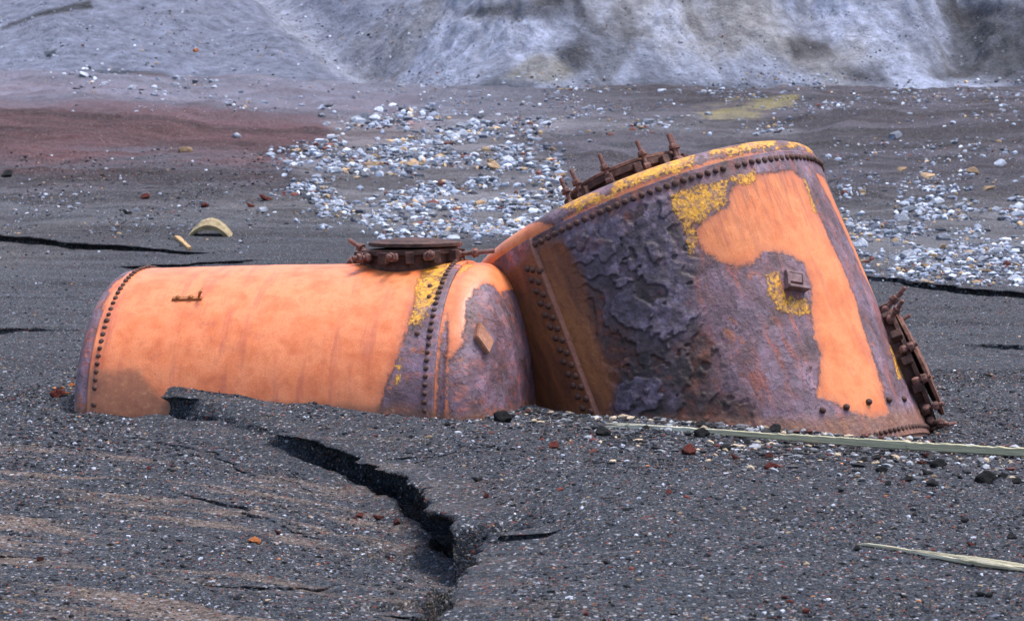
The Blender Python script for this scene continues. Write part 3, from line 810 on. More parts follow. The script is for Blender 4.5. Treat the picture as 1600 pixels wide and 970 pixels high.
def boiler_low():
    fr, L = FR_LOW, L_LOW
    root = empty('boiler', (0, 0, 0)); root.matrix_world = fr.M
    tag(root, 'low orange boiler lying on its side, half buried in dark sand', 'boiler', 'rusty boilers on the beach')
    nt = 560
    low = lambda S: fr.world(S.P)[:, 2]
    # shell
    sh = Surf(fr, [(-.062, R1 - .03), (-.060, R1), (L + .068, R1), (L + .070, R1 - .03)], nt, R1, .012, .8)
    strip = [[(692, 414), (760, 416), (722, 440), (703, 500), (694, 580), (690, 660), (590, 660), (606, 610), (628, 555), (645, 505), (655, 470), (668, 434)]]
    x0 = sh.sdf(strip)
    pt = -x0
    ye = sh.sdf([[(672, 408), (716, 408), (702, 432), (690, 465), (664, 508), (645, 505), (654, 470), (655, 440)], [(628, 560), (634, 556), (630, 600), (622, 600)]])
    z = low(sh)
    lo = np.minimum(z - .10 - .0 * z, 9) + .16 * sstep(-.4, .6, fr.local(fr.world(sh.P))[:, 2] * 0 + 1 - sh.arc / .9)*0
    v = sh.P[:, 2]
    lo = z - (.10 + .22 * sstep(.62, .30, v))
    d = plate_disp(sh, .012, 3)
    d += .010 * np.exp(-((v - L) / .09) ** 2)
    me = sh.mesh('shell', d, a_pt=pt, a_ye=ye, a_dk=np.full(len(v), -3.), a_br=np.full(len(v), -3.), a_lo=lo, a_st=np.maximum(np.exp(-(v / .07) ** 2), np.exp(-((v - L + .12) / .10) ** 2)) * .9)
    link('shell', me, M_B1, root)
    # far-left head
    hl = Surf(fr, ellipsoid_head(R1 - .014, -.04, .25, -1, .06, 2.2), 420, R1, .02)
    z = low(hl)
    pt = -hl.sdf([[(225, 424), (205, 425), (180, 440), (150, 500), (128, 590), (118, 655), (165, 655), (168, 560), (185, 490), (205, 450)]])
    pt = np.where(hl.arc < 9, np.minimum(pt, .25 * fbm3(hl.P, 2.0, 3, 8) - .02 + .5 * sstep(.75, 1.1, z)), pt)
    me = hl.mesh('head', plate_disp(hl, .008, 5), a_pt=pt, a_ye=-3., a_dk=-3., a_br=-3., a_lo=z - .05)
    link('head', me, M_B1, root)
    # near-right head
    hr = Surf(fr, ellipsoid_head(R1 - .014, L + .05, .47, 1, .07, 2.5), 520, R1, .011)
    z = low(hr)
    pt = -hr.sdf([[(744, 452), (756, 440), (772, 446), (790, 470), (805, 500), (822, 570), (832, 665), (700, 665), (699, 620), (698, 585), (703, 562), (722, 538), (726, 505), (727, 470)]])
    pt = np.minimum(pt, -hr.sdf([[(684, 560), (692, 520), (698, 490), (700, 540), (694, 660), (680, 660)]]))
    nl = np.cross(np.roll(hr.P.reshape(*hr.sh, 3), -1, 1) - np.roll(hr.P.reshape(*hr.sh, 3), 1, 1), np.gradient(hr.P.reshape(*hr.sh, 3), axis=0)).reshape(-1, 3)
    nl /= np.linalg.norm(nl, axis=1)[:, None] + 1e-9
    vw = (CAM - fr.world(hr.P)); fc = ((nl @ fr.B.T) * vw).sum(1) / np.linalg.norm(vw, axis=1)
    fc = fc * np.sign((nl[:, 2]).mean() + 1e-9)
    pt = np.minimum(pt, np.where((hr.arc > .16) & (fr.world(hr.P)[:, 2] < .98), (fc - .38) * .8, 3))
    ye = hr.sdf([[(705, 408), (745, 408), (736, 420), (722, 428), (708, 426)]])
    d = plate_disp(hr, .006, 7) - .006 * sstep(.01, -.01, pt) + .004 * np.floor(2.5 * fbm3(hr.P, 5, 4, 9)) * (pt < -.02)
    me = hr.mesh('head', d, a_pt=pt, a_ye=ye, a_dk=-3., a_br=-3., a_lo=z - .05)
    o = link('head', me, M_B1, root); o['label'] = 'violet rust patch peeling from orange end plate'
    # rivets
    rest = rivet_ring(root, R1 + .004, 0, .066, fr, RIVET_ME, gz) + rivet_ring(root, R1 + .012, L, .066, fr, RIVET_ME, gz)
    rivet_rest(root, rest, RIVET_ME)
    for p in ((652, 521), (672, 447), (671, 464)):
        h = sh.hit(*p); put(RIVET_ME, root, align(fr.local(h[0] + h[1]) - fr.local(h[0]), fr.local(h[0]), (0, 0, 1)), 'rivet')
    # strap lug on the flank
    h = sh.hit(294, 468); lp = fr.local(h[0]); ln = fr.B.T @ h[1]
    Mx = align(ln, lp, (0, 0, 1))                       # x runs along the boiler
    bm = bmesh.new()
    add_box(bm, Mx @ Matrix.Translation((-.005, 0, .012)), .25, .036, .022, .005)
    add_box(bm, Mx @ Matrix.Translation((.105, .0, .045)) @ Matrix.Rotation(R(20), 4, 'Y'), .018, .030, .09, .005)
    add_box(bm, Mx @ Matrix.Translation((.130, -.02, .085)) @ Matrix.Rotation(R(35), 4, 'Y') , .016, .05, .07, .005)
    add_lathe(bm, [(0, .02), (.022, .02), (.022, .035), (.012, .042), (0, .043)], 6, Mx @ Matrix.Translation((.03, 0, 0)))
    add_lathe(bm, [(0, .02), (.020, .02), (.020, .033), (.012, .040), (0, .041)], 6, Mx @ Matrix.Translation((-.08, 0, 0)))
    bm_obj('lug', bm, mat_iron('lug_rust', (.18, .06, .02), (.34, .12, .04), (.5, .2, .07)), root)
    # diamond plate on the end
    h = hr.hit(754, 530); lp = fr.local(h[0]); ln = fr.B.T @ h[1]
    Mx = align(ln, lp, fr.B.T @ np.array([0, 0, 1.0]))
    bm = bmesh.new()
    pts = [(.145, .0), (.02, .085), (-.13, .01), (-.03, -.085)]
    lo_ = [bm.verts.new(Mx @ Vector((a * .9, b * .9, -.04))) for a, b in pts]; hi = [bm.verts.new(Mx @ Vector((a, b, .038))) for a, b in pts]
    bm.faces.new(hi); bm.faces.new(lo_[::-1])
    for i in range(4): bm.faces.new((lo_[i], lo_[(i + 1) % 4], hi[(i + 1) % 4], hi[i]))
    bmesh.ops.bevel(bm, geom=bm.edges[:], offset=.008, segments=2, affect='EDGES')
    bm_obj('bracket', bm, mat_iron('bracket_rust', (.22, .085, .05), (.36, .16, .10), (.46, .24, .17)), root)
    # manhole on top
    up = fr.B.T @ np.array([0, 0, 1.0]); up[2] = 0; up /= np.linalg.norm(up)
    c = at(644, 400, 4000 * R1 / 246); lc = fr.local(c); vz = lc[2]
    tw = up * (R1 - .01) + np.array([0, 0, vz])
    M = align(up, tw, (0, 0, 1))                        # x along the axis (right), y to the back
    manhole(root, M, .36, .125, M_IRON, M_IRON, [(155, 62, .26), (176, 118, .20), (-92, 84, .16), (-4, 86, .30), (-55, 80, .14), (-130, 88, .14), (60, 70, .2), (120, 70, .2)], lid_tilt=(0, 1.5), lid_shift=(.04, 0), lid_lift=.012)
    return fr, root, L, R1

def boiler_tall():
    c, fr, L = C_TALL, FR_TALL, 2.34
    root = empty('boiler', (0, 0, 0)); root.matrix_world = fr.M
    tag(root, 'tall tilted boiler standing in dark sand, flaking violet rust beside bare orange', 'boiler', 'rusty boilers on the beach')
    nt = 860
    sh = Surf(fr, [(-L - .062, R2 - .03), (-L - .06, R2), (.060, R2), (.062, R2 - .03)], nt, R2, .0085, .8)
    O = [[(1150, 280), (1180, 268), (1236, 262), (1252, 275), (1262, 300), (1282, 342), (1310, 402), (1335, 462), (1355, 530), (1374, 590), (1388, 640), (1362, 648), (1332, 640), (1300, 622), (1274, 614), (1281, 550), (1270, 520), (1266, 480), (1265, 440), (1252, 408), (1225, 390), (1192, 388), (1178, 408), (1150, 412), (1118, 402), (1095, 384), (1086, 352), (1108, 332), (1134, 320), (1138, 295)]]
    O.append([(1272, 264), (1286, 270), (1340, 385), (1396, 512), (1388, 508), (1348, 425), (1316, 352), (1290, 300)])
    pt = sh.sdf(O)
    Y = [[(1046, 302), (1090, 284), (1134, 278), (1134, 315), (1106, 330), (1084, 345), (1088, 372), (1078, 396), (1068, 352), (1050, 330)], [(1134, 272), (1178, 260), (1176, 280), (1152, 284)], [(1190, 424), (1214, 420), (1228, 458), (1258, 460), (1262, 482), (1238, 490), (1214, 480), (1200, 456)],
         [(1384, 498), (1390, 520), (1412, 585), (1402, 590), (1388, 540)], [(1252, 268), (1262, 290), (1276, 330), (1268, 325)]]
    ye = sh.sdf(Y)
    dk = sh.sdf([[(850, 378), (930, 340), (1040, 298), (1052, 340), (1090, 400), (1075, 470), (1120, 540), (1110, 600), (1180, 640), (1150, 672), (940, 672), (905, 560)]])
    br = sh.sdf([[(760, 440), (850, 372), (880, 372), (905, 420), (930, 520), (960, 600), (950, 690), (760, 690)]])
    v = sh.P[:, 2]
    # lap of the vertical seam
    u0 = np.mean([sh.uv(px, py, px, py)[0] for px, py in ((838, 400), (870, 480), (905, 568), (930, 630))]) / R2
    W = sh.P
    lapm = sh.sdf([[(740, 440), (836, 386), (940, 655), (940, 700), (740, 700)]])
    wx = W + .07 * np.stack([fbm3(W, 2.2, 3, 41), fbm3(W, 2.2, 3, 43), fbm3(W, 2.2, 3, 45)], 1)
    t = fbm3(wx, 1.45, 3, 21, .5) * 1.25 + .20 * fbm3(W, 6, 3, 22, .6) + .10 * fbm3(W, 19, 2, 23)
    q = t * 4.6 + .35; fl = np.floor(q); fr_ = q - fl
    ter = (fl + sstep(.0, .06, fr_) - .75 * fr_) / 4.6
    damp = sstep(.04, -.03, pt) * (.10 + .90 * sstep(-.16, .14, dk)) * sstep(.02, -.03, lapm) * sstep(.10, -.06, br) * sstep(-.02, -.10, v - .0)
    d = plate_disp(sh, .010, 13) + damp * (.045 * ter + .008 * fbm3(W, 20, 4, 25))
    edge = np.maximum(sstep(.10, .01, fr_), sstep(.95, 1.0, fr_)) * damp
    layer = np.clip(.5 + (fl + .5 - .35) / 4.6 * 1.6 + .25 * fbm3(W, 4, 3, 27), 0, 1)
    dth = sh.th - u0
    lapsgn = 1.0 if sh.uv(800, 560, 800, 560)[0] / R2 < u0 else -1.0
    dth = dth * lapsgn
    d += np.where((dth < 0) & (dth > -1.2), .024 * np.exp(np.minimum(dth, 0) * .8), 0)
    z = fr.world(sh.P)[:, 2]
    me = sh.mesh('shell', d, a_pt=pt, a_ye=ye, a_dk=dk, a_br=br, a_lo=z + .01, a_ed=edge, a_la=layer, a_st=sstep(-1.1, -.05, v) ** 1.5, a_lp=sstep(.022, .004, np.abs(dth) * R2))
    link('shell', me, M_B2, root)
    # top head
    hd = Surf(fr, [(.04, R2 - .014), (.085, R2 - .015), (.115, R2 - .020), (.143, R2 - .033), (.167, R2 - .054), (.188, R2 - .085), (.205, R2 - .125), (.220, R2 - .18), (.24, R2 - .28), (.265, R2 - .45), (.30, R2 - .8), (.32, R2 - 1.15), (.33, .06), (.33, .004)], 640, R2, .012)
    # smooth the knuckle
    Yh = [[(908, 330), (950, 306), (1010, 284), (1060, 268), (1082, 258), (1080, 270), (1020, 292), (960, 314), (914, 338)], [(960, 290), (1000, 272), (1080, 247), (1086, 252), (1010, 278)], [(1126, 250), (1190, 232), (1196, 246), (1132, 258)], [(1212, 228), (1258, 232), (1264, 246), (1214, 244)], [(1100, 236), (1190, 224), (1230, 224), (1190, 230), (1110, 242)]]
    ye = hd.sdf(Yh)
    pt = np.minimum(.5, -hd.sdf([[(868, 352), (905, 326), (960, 300), (1063, 264), (1120, 248), (1180, 238), (1262, 240), (1286, 258), (1284, 266), (1230, 256), (1145, 270), (1063, 293), (962, 332), (880, 366)]]))
    br = hd.sdf([[(770, 444), (800, 404), (850, 368), (880, 352), (890, 360), (830, 400), (780, 440)]])  # shading on the left of the head, painted as brown
    me = hd.mesh('head', plate_disp(hd, .006, 15) - .006 * sstep(.02, -.01, ye) * 0, a_pt=pt, a_ye=ye, a_dk=-3., a_br=br, a_lo=2.)
    link('head', me, M_B2, root)
    # bottom head, mostly buried
    hb = Surf(fr, ellipsoid_head(R2 - .014, -L - .04, .45, -1, .10, 2.4), 300, R2, .04)
    me = hb.mesh('head', None, a_pt=-3., a_ye=-3., a_dk=.3, a_br=-3., a_lo=0.)
    link('head', me, M_B2, root)
    # rivets
    hid = rivet_ring(root, R2 + .003, 0, .070, fr, BIG_RIVET, gz)
    hid += rivet_ring(root, R2 + .003, -L, .060, fr, RIVET_ME, gz)
    rivet_rest(root, hid, RIVET_ME)
    k5 = lambda p: (760 + p[0] / 3.465, 420 + p[1] / 3.465)
    lap = [(258, 58), (285, 120), (307, 185), (333, 247), (360, 312), (388, 372), (413, 435), (433, 500), (457, 567), (483, 628), (508, 688), (533, 750),
           (295, 70), (323, 137), (348, 200), (372, 262), (398, 322), (424, 384), (448, 452), (474, 517), (496, 578), (524, 636), (552, 700), (577, 768), (262, 5), (235, -2), (300, 300 - 290)]
    for p in lap:
        h = sh.hit(*k5(p))
        if h is None: continue
        l = fr.local(h[0]); th = math.atan2(l[1], l[0]); nn = np.array([math.cos(th), math.sin(th), 0])
        put(BIG_RIVET, root, align(nn, nn * (R2 + .030) + np.array([0, 0, l[2]]), (0, 0, 1)), 'rivet')
    for p in ((1285, 641), (1322, 636), (1357, 628), (1388, 625), (1411, 624)):
        h = sh.hit(*p)
        if h is None: continue
        l = fr.local(h[0]); th = math.atan2(l[1], l[0]); nn = np.array([math.cos(th), math.sin(th), 0])
        put(BIG_RIVET, root, align(nn, nn * (R2 + .008) + np.array([0, 0, l[2]]), (0, 0, 1)), 'rivet')
    # square socket on the flank
    h = sh.hit(1240, 440); lp = fr.local(h[0]); ln = fr.B.T @ h[1]
    Mx = align(ln, lp, fr.B.T @ np.array([.18, 0, 1.0]))
    bm = bmesh.new()
    s_ = .070
    for (dx, dy, sx, sy, hh) in ((s_, 0, .022, 2 * s_ + .022, .045), (-s_, 0, .024, 2 * s_ + .05, .10), (0, s_, 2 * s_ - .022, .022, .055), (0, -s_, 2 * s_ - .022, .022, .055)):
        add_box(bm, Mx @ Matrix.Translation((dx, dy, hh / 2 - .03)), sx, sy, hh + .04, .005)
    add_box(bm, Mx @ Matrix.Translation((.02, 0, .012)), 2 * s_ - .07, 2 * s_ - .026, .05, .005)
    bm_obj('socket', bm, mat_iron('socket_rust', (.10, .055, .05), (.20, .12, .12), (.30, .21, .23)), root)
    # manhole on the head
    M = Matrix.Translation((0, 0, .35))
    # azimuth 0 = towards camera, 90 = e2
    e2s = 1 if (fr.e2 @ CX) > 0 else -1
    bl = []
    for px, py, tilt in ((880.6, 295, 2), (898, 285, 4), (937, 260, 3), (995, 249, -2), (1037, 233, 2), (1043, 238, 0)):
        s_ = ((px - 962) * .93 - (py - 262) * .366) / 187.0 / .54
        s_ = max(-.98, min(.98, s_)); az = math.degrees(math.asin(s_)) * e2s
        bl.append((az, tilt, .23))
    bl += [(150, 3, .2), (180, 3, .2), (-150, 3, .2)]
    manhole(root, M, .50, .165, M_IRON, M_IRON2, bl, neck_below=.08, nlug=14)
    # manhole on the flank
    best = None
    for th in np.linspace(-math.pi, math.pi, 721):
        for vv in np.linspace(-L, 0, 80):
            p = fr.world(np.array([R2 * math.cos(th), R2 * math.sin(th), vv])); nn = fr.B @ np.array([math.cos(th), math.sin(th), 0])
            if (CAM - p) @ nn < 0: continue
            x, y = project(p); e = (x - 1421) ** 2 + (y - 572) ** 2
            if best is None or e < best[0]: best = (e, th, vv)
    th = best[1] + R(3) * e2s; vv = best[2]
    nn = np.array([math.cos(th), math.sin(th), 0])
    M = align(nn, nn * (R2 - .03) + np.array([0, 0, vv]), (0, 0, 1))   # x up the axis, z out
    ys = 1 if (fr.B @ (np.array(M.col[1][:3]))) @ (CAM - c) > 0 else -1   # side of y that faces the camera
    bl = [(ys * 25, 35, .24), (ys * 45, 50, .20), (0, 18, .2), (ys * 80, 12, .12), (ys * 110, 12, .12), (ys * 140, 14, .14), (180, 15, .2), (-ys * 40, 20, .2), (-ys * 100, 20, .2), (ys * 160, 40, .16)]
    manhole(root, M, .46, .115, M_IRON, M_IRON2, bl, neck_below=.10, squash=.8, lid_tilt=(0, 3), lid_lift=.02, nlug=14)
    return fr, root, L, R2

# ================================================================== STONES AND DEBRIS
def stone_mesh(name, seed, sub=2, cuts=11, rough=.10, flat=False):
    bm = bmesh.new(); bmesh.ops.create_icosphere(bm, subdivisions=sub, radius=1)
    r = np.random.default_rng(seed)
    P = np.array([v.co[:] for v in bm.verts])
    for i in range(cuts):
        n = r.normal(size=3); n /= np.linalg.norm(n); d = r.uniform(.42, .82)
        e = P @ n - d; P = np.where((e > 0)[:, None], P - n * e[:, None], P)
    nn = fbm3(P + seed * 3.1, 1.7, 3, seed)
    P = P * (1 + rough * nn[:, None])
    for v, p in zip(bm.verts, P): v.co = p
    me = bpy.data.meshes.new(name); bm.normal_update(); bm.to_mesh(me); bm.free()
    for p in me.polygons: p.use_smooth = not flat
    return me

def mat_stone(name, cols, bump=.03, sc=4.0, rand=.35):
    k = NT(name)
    oi = k.n('ShaderNodeObjectInfo')
    vec = k.n('ShaderNodeVectorMath', operation='ADD'); k.t.links.new(k.coord(), vec.inputs[0])
    cmb = k.n('ShaderNodeCombineXYZ')
    for i in range(3): k.put(cmb.inputs[i], k.math('MULTIPLY', oi.outputs['Random'], 37.0 + 11 * i))
    k.t.links.new(cmb.outputs[0], vec.inputs[1])
    n = k.noise(sc * .4, 7, .66, vec=vec.outputs[0])
    col = k.ramp(n, [(.28, cols[0]), (.5, cols[1]), (.72, cols[2])])
    col = k.mix(1.0, col, k.ss(oi.outputs['Random'], 0, 1, 1 - rand, 1 + rand), 'MULTIPLY')
    nb = k.bump(k.noise(sc, 7, .7, vec=vec.outputs[0]), bump * 4, .8)
    return k.done(col, .92, nb, spec=.25)

STONE = {
    'pale': mat_stone('pale_stone', [(.20, .22, .28), (.40, .43, .51), (.60, .63, .69)]),
    'grey': mat_stone('grey_stone', [(.10, .11, .14), (.20, .22, .27), (.32, .35, .42)]),
    'tan': mat_stone('tan_stone', [(.22, .14, .08), (.42, .28, .17), (.58, .44, .30)]),
    'lava': mat_stone('black_lava', [(.008, .008, .009), (.020, .020, .022), (.045, .045, .048)], .06, 9),
    'red': mat_stone('red_cinder', [(.05, .010, .008), (.13, .026, .020), (.24, .065, .045)], .06, 9),
    'rust': mat_stone('orange_scrap', [(.25, .07, .02), (.5, .16, .05), (.62, .26, .10)], .06, 9),
    'pink': mat_stone('pink_stone', [(.32, .18, .17), (.48, .28, .27), (.6, .4, .38)]),
}
ANG = [stone_mesh('stone', 100 + i, 2, 13, .05, True) for i in range(9)]
LAVA = [stone_mesh('lava_stone', 200 + i, 3, 5, .42) for i in range(5)]
MESHES = {}
def stone(px, py, wpx, kind, label, group=None, p=None, flat=.62):
    """one stone whose foot is at photo pixel (px, py + a bit), wpx pixels wide"""
    if p is None: p = ground_hit(px, py + wpx * .22)[0]
    s = wpx * p[1] / FX / 2
    i = random.randrange(9 if kind not in ('lava', 'red') else 5)
    src = (ANG if kind not in ('lava', 'red') else LAVA)[i]
    key = (kind, i)
    if key not in MESHES:
        m = src.copy(); m.materials.clear(); m.materials.append(STONE[kind]); MESHES[key] = m
    name = {'lava': 'lava_rock', 'red': 'cinder_rock', 'rust': 'rusty_scrap'}.get(kind, 'rock')
    o = bpy.data.objects.new(name, MESHES[key]); COL.objects.link(o)
    f = flat * random.uniform(.8, 1.2)
    if kind in ('lava', 'red'): f = random.uniform(.72, .9)
    o.scale = (s * 1.12, s * random.uniform(.75, 1.1), s * f)
    o.rotation_euler = (random.uniform(-.25, .25), random.uniform(-.25, .25), random.uniform(-.5, .5))
    o.location = (p[0], p[1], p[2] + s * f * (.45 if kind in ('lava', 'red') else .22))
    tag(o, label, {'rust': 'scrap'}.get(kind, 'rock'), group)
    return o

NEAR = [
    (785, 652, 27, 'lava', 'black lava rock touching the foot of the low boiler end plate'),
    (625, 638, 21, 'lava', 'black lava rock in front of the yellow stained rivet seam'),
    (1278, 660, 27, 'lava', 'black lava rock under the orange patch, left of a twin'),
    (1306, 656, 27, 'lava', 'black lava rock under the orange patch, right of a twin'),
    (1212, 669, 20, 'lava', 'small black lava rock just behind the middle of the long plank'),
    (1094, 664, 21, 'lava', 'black lava rock behind the long plank below the flaking rust'),
    (1096, 677, 23, 'lava', 'black lava rock lying against the front of the long plank'),
    (940, 674, 27, 'lava', 'black lava rock at the broken white end of the long plank'),
    (1539, 747, 33, 'lava', 'largest black lava rock on the open sand below the plank'),
    (1127, 666, 17, 'grey', 'small grey rock standing behind the long plank'),
    (1076, 702, 29, 'red', 'large dark red cinder rock in front of the long plank'),
    (1204, 729, 20, 'red', 'flat red cinder rock on sand below the middle of the plank'),
    (866, 696, 18, 'red', 'red cinder rock on sand below the gap between the boilers'),
    (591, 808, 17, 'red', 'red cinder rock below the black crack, biggest of three'),
    (398, 841, 26, 'rust', 'bright orange scrap of rust on the washed brown sand'),
    (745, 748, 17, 'lava', 'small black rock on the bank just above the crack'),
    (258, 837, 11, 'pale', 'small bluish white pebble alone on the washed sand'),
    (1339, 856, 14, 'lava', 'small black rock at the tip of the splintered stick'),
]
NEAR_L = [(1134, 701, 17), (1370, 714, 17), (1377, 733, 18), (1420, 748, 17), (1447, 737, 20), (1454, 754, 22), (1465, 725, 26), (1388, 755, 12), (1566, 743, 14), (1508, 813, 13), (1580, 837, 17), (1532, 928, 15), (1546, 930, 13), (1410, 930, 13), (947, 878, 13), (1590, 752, 16), (1350, 718, 13), (1500, 745, 12), (1240, 690, 12), (1168, 690, 11), (1010, 668, 12), (700, 662, 11), (1000, 690, 11), (1330, 707, 12), (1400, 720, 11)]
NEAR_R = [(1148, 714, 14), (1202, 712, 15), (1046, 768, 11), (1517, 850, 14), (1226, 932, 13), (760, 775, 11), (562, 805, 13), (619, 815, 12), (434, 831, 13), (63, 873, 11), (231, 731, 9), (1450, 712, 14), (1260, 955, 13), (915, 958, 10), (1440, 722, 14)]
NEAR_T = [(484, 805, 13), (1480, 760, 13), (1430, 768, 11), (1460, 742, 14), (1340, 742, 11), (1240, 725, 9), (1470, 705, 13), (1395, 700, 13), (1360, 695, 13), (920, 775, 9), (1062, 800, 9), (70, 935, 12)]
FAR = [
    (12, 272, 20, 'lava', 'dark maroon rock on the reddish slope at the picture edge'),
    (228, 307, 17, 'red', 'dark red rock on grey sand, nearest above the white pebble row'),
    (319, 320, 14, 'red', 'dark red rock above the arched tan slab'),
    (391, 321, 12, 'red', 'small dark red rock between the arched slab and the rubble'),
    (198, 331, 15, 'lava', 'dark rock touching a smooth grey rock behind the low boiler'),
    (214, 328, 19, 'grey', 'smooth grey rock touching a dark rock behind the low boiler'),
    (110, 322, 13, 'pale', 'small white rock alone on grey sand behind the low boiler'),
    (287, 231, 27, 'tan', 'long tan rock on the lower edge of the reddish slope'),
    (464, 232, 21, 'tan', 'tan rock just below a big white rock on the slope'),
    (503, 217, 31, 'pale', 'big white rounded rock at the left tip of the rubble'),
    (371, 211, 19, 'pale', 'white upright rock in the hollow of the reddish slope'),
    (80, 79, 29, 'grey', 'large pale grey boulder on the scree above the reddish slope'),
    (305, 78, 13, 'rust', 'orange rock alone on the pale grey scree'),
    (133, 114, 24, 'pale', 'long white rock in the dark hollow above the reddish slope'),
    (162, 129, 17, 'pale', 'white leaning rock in the dark hollow'),
    (206, 136, 19, 'pale', 'white slab of rock leaning on another in the dark hollow'),
    (555, 184, 23, 'pale', 'white rock beside a dark grey one at the rubble top'),
    (572, 184, 19, 'grey', 'dark grey rock beside a white one at the rubble top'),
    (641, 191, 15, 'pink', 'pink rock at the upper edge of the rubble'),
    (644, 240, 28, 'grey', 'large dark grey boulder in the middle of the rubble'),
    (584, 251, 46, 'tan', 'broad pinkish tan boulder in the rubble behind the boilers'),
    (771, 257, 28, 'tan', 'brown hollowed boulder in the rubble left of the tall boiler'),
    (522, 264, 24, 'pale', 'pale block of rock on the left side of the rubble'),
    (654, 355, 26, 'pale', 'white slab of rock behind the manhole of the low boiler'),
    (697, 364, 26, 'pale', 'leaning white slab of rock beside the tall boiler rim'),
    (584, 320, 13, 'red', 'dark red rock among white rubble'),
    (414, 309, 19, 'red', 'dark red rock on sand left of the rubble'),
    (409, 326, 21, 'pale', 'white oblong rock on sand left of the rubble'),
    (864, 231, 19, 'tan', 'tan rock alone on dark sand left of the head bolts'),
    (922, 218, 12, 'pale', 'small white rock alone on dark sand above the head bolts'),
    (1014, 187, 25, 'grey', 'grey boulder on the stone row above the tall boiler'),
    (1397, 209, 34, 'grey', 'long pale grey slab on the dark slope beyond the tall boiler'),
    (1410, 262, 21, 'tan', 'upright tan rock on the reddish stone row'),
    (1451, 270, 31, 'tan', 'broad brownish rock on the reddish stone row'),
    (1521, 264, 27, 'tan', 'pinkish oblong rock on the reddish stone row'),
    (1546, 290, 27, 'tan', 'tan rock below the reddish stone row'),
    (1563, 252, 25, 'pale', 'white rock above the reddish stone row'),
    (1035, 139, 20, 'pale', 'cream boulder at the foot of the pale hillside'),
    (1472, 368, 28, 'grey', 'blue grey boulder in the rubble right of the tall boiler'),
    (1414, 396, 38, 'pale', 'largest white boulder in the rubble right of the tall boiler'),
    (1440, 401, 24, 'pale', 'white pointed rock beside the largest white boulder'),
    (1410, 338, 31, 'pale', 'big white boulder at the top of the rubble right of the tall boiler'),
    (1535, 420, 20, 'tan', 'orange tan rock near the lower ledge right of the tall boiler'),
    (1589, 382, 28, 'grey', 'dark grey boulder in the rubble at the picture edge'),
    (1587, 432, 30, 'pale', 'flat white rock on the lower ledge at the picture edge'),
]
def build_stones():
    for a in NEAR: stone(*a)
    for a in NEAR_L: stone(*a, 'lava', 'small black lava rock scattered on the grey sand around the long plank', 'small black rocks on the near sand')
    for a in NEAR_R: stone(*a, 'red', 'small red cinder pebble scattered on the near grey sand', 'small red pebbles on the near sand')
    for a in NEAR_T: stone(*a, 'tan', 'small tan pebble scattered on the near grey sand', 'small tan pebbles on the near sand')
    for a in FAR: stone(*a)
    for px, py, w, kd in ((98, 604, 16, 'rust'), (112, 600, 15, 'rust'), (90, 616, 22, 'red'), (106, 612, 14, 'rust')):
        stone(px, py, w, kd, 'rusty broken scrap lying beside the buried left end of the low boiler', 'rusty scraps beside the low boiler')
    # rubble
    zones = [(RUB_P[0], 130, (12, 30), 'in the white rubble between the boilers and the hillside', 'rubble rocks behind the boilers'),
             (RUB_P[1], 72, (12, 32), 'in the rubble right of the tall boiler', 'rubble rocks beyond the tall boiler'),
             (RUB_P[2], 24, (6, 13), 'in the thin stone row above the tall boiler', 'rocks of the stone row'),
             ([(120, 106), (280, 120), (420, 148), (500, 160), (500, 178), (400, 160), (260, 142), (120, 122)], 16, (6, 13), 'in the dark hollow above the reddish slope', 'rocks of the dark hollow'),
             ([(400, 300), (500, 320), (560, 350), (560, 370), (470, 350), (400, 335)], 12, (7, 14), 'on the sand left of the rubble', 'rocks left of the rubble')]
    for P, n, (a, b), where, grp in zones:
        P_ = np.array(P); k = 0; q = []
        while len(q) < n:
            c = rng.uniform(P_.min(0), P_.max(0))
            if c[0] < 1620 and poly_sdf(np.array([c[0]]), np.array([c[1]]), P)[0] > -4 and (len(q) < 3 or 1.1 * fbm2(np.array([(c[0] - 1.6 * c[1]) / 70.]), np.array([(c[1] + .18 * c[0]) / 20.]), 4, 311, .6)[0] - .05 > rng.uniform(-.42, .20)): q.append(c)
        H = ground_hit([c[0] for c in q], [c[1] for c in q])
        for c, p in zip(q, H):
            kd = rng.choice(['pale', 'pale', 'pale', 'grey', 'tan'], p=[.24, .24, .2, .2, .12])
            w = a + (b - a) * rng.random() ** 1.8
            nm = {'pale': 'pale whitish', 'grey': 'grey', 'tan': 'tan'}[str(kd)]
            stone(c[0], c[1], w, str(kd), nm + ' rock lying ' + where, nm + ' ' + grp, p)

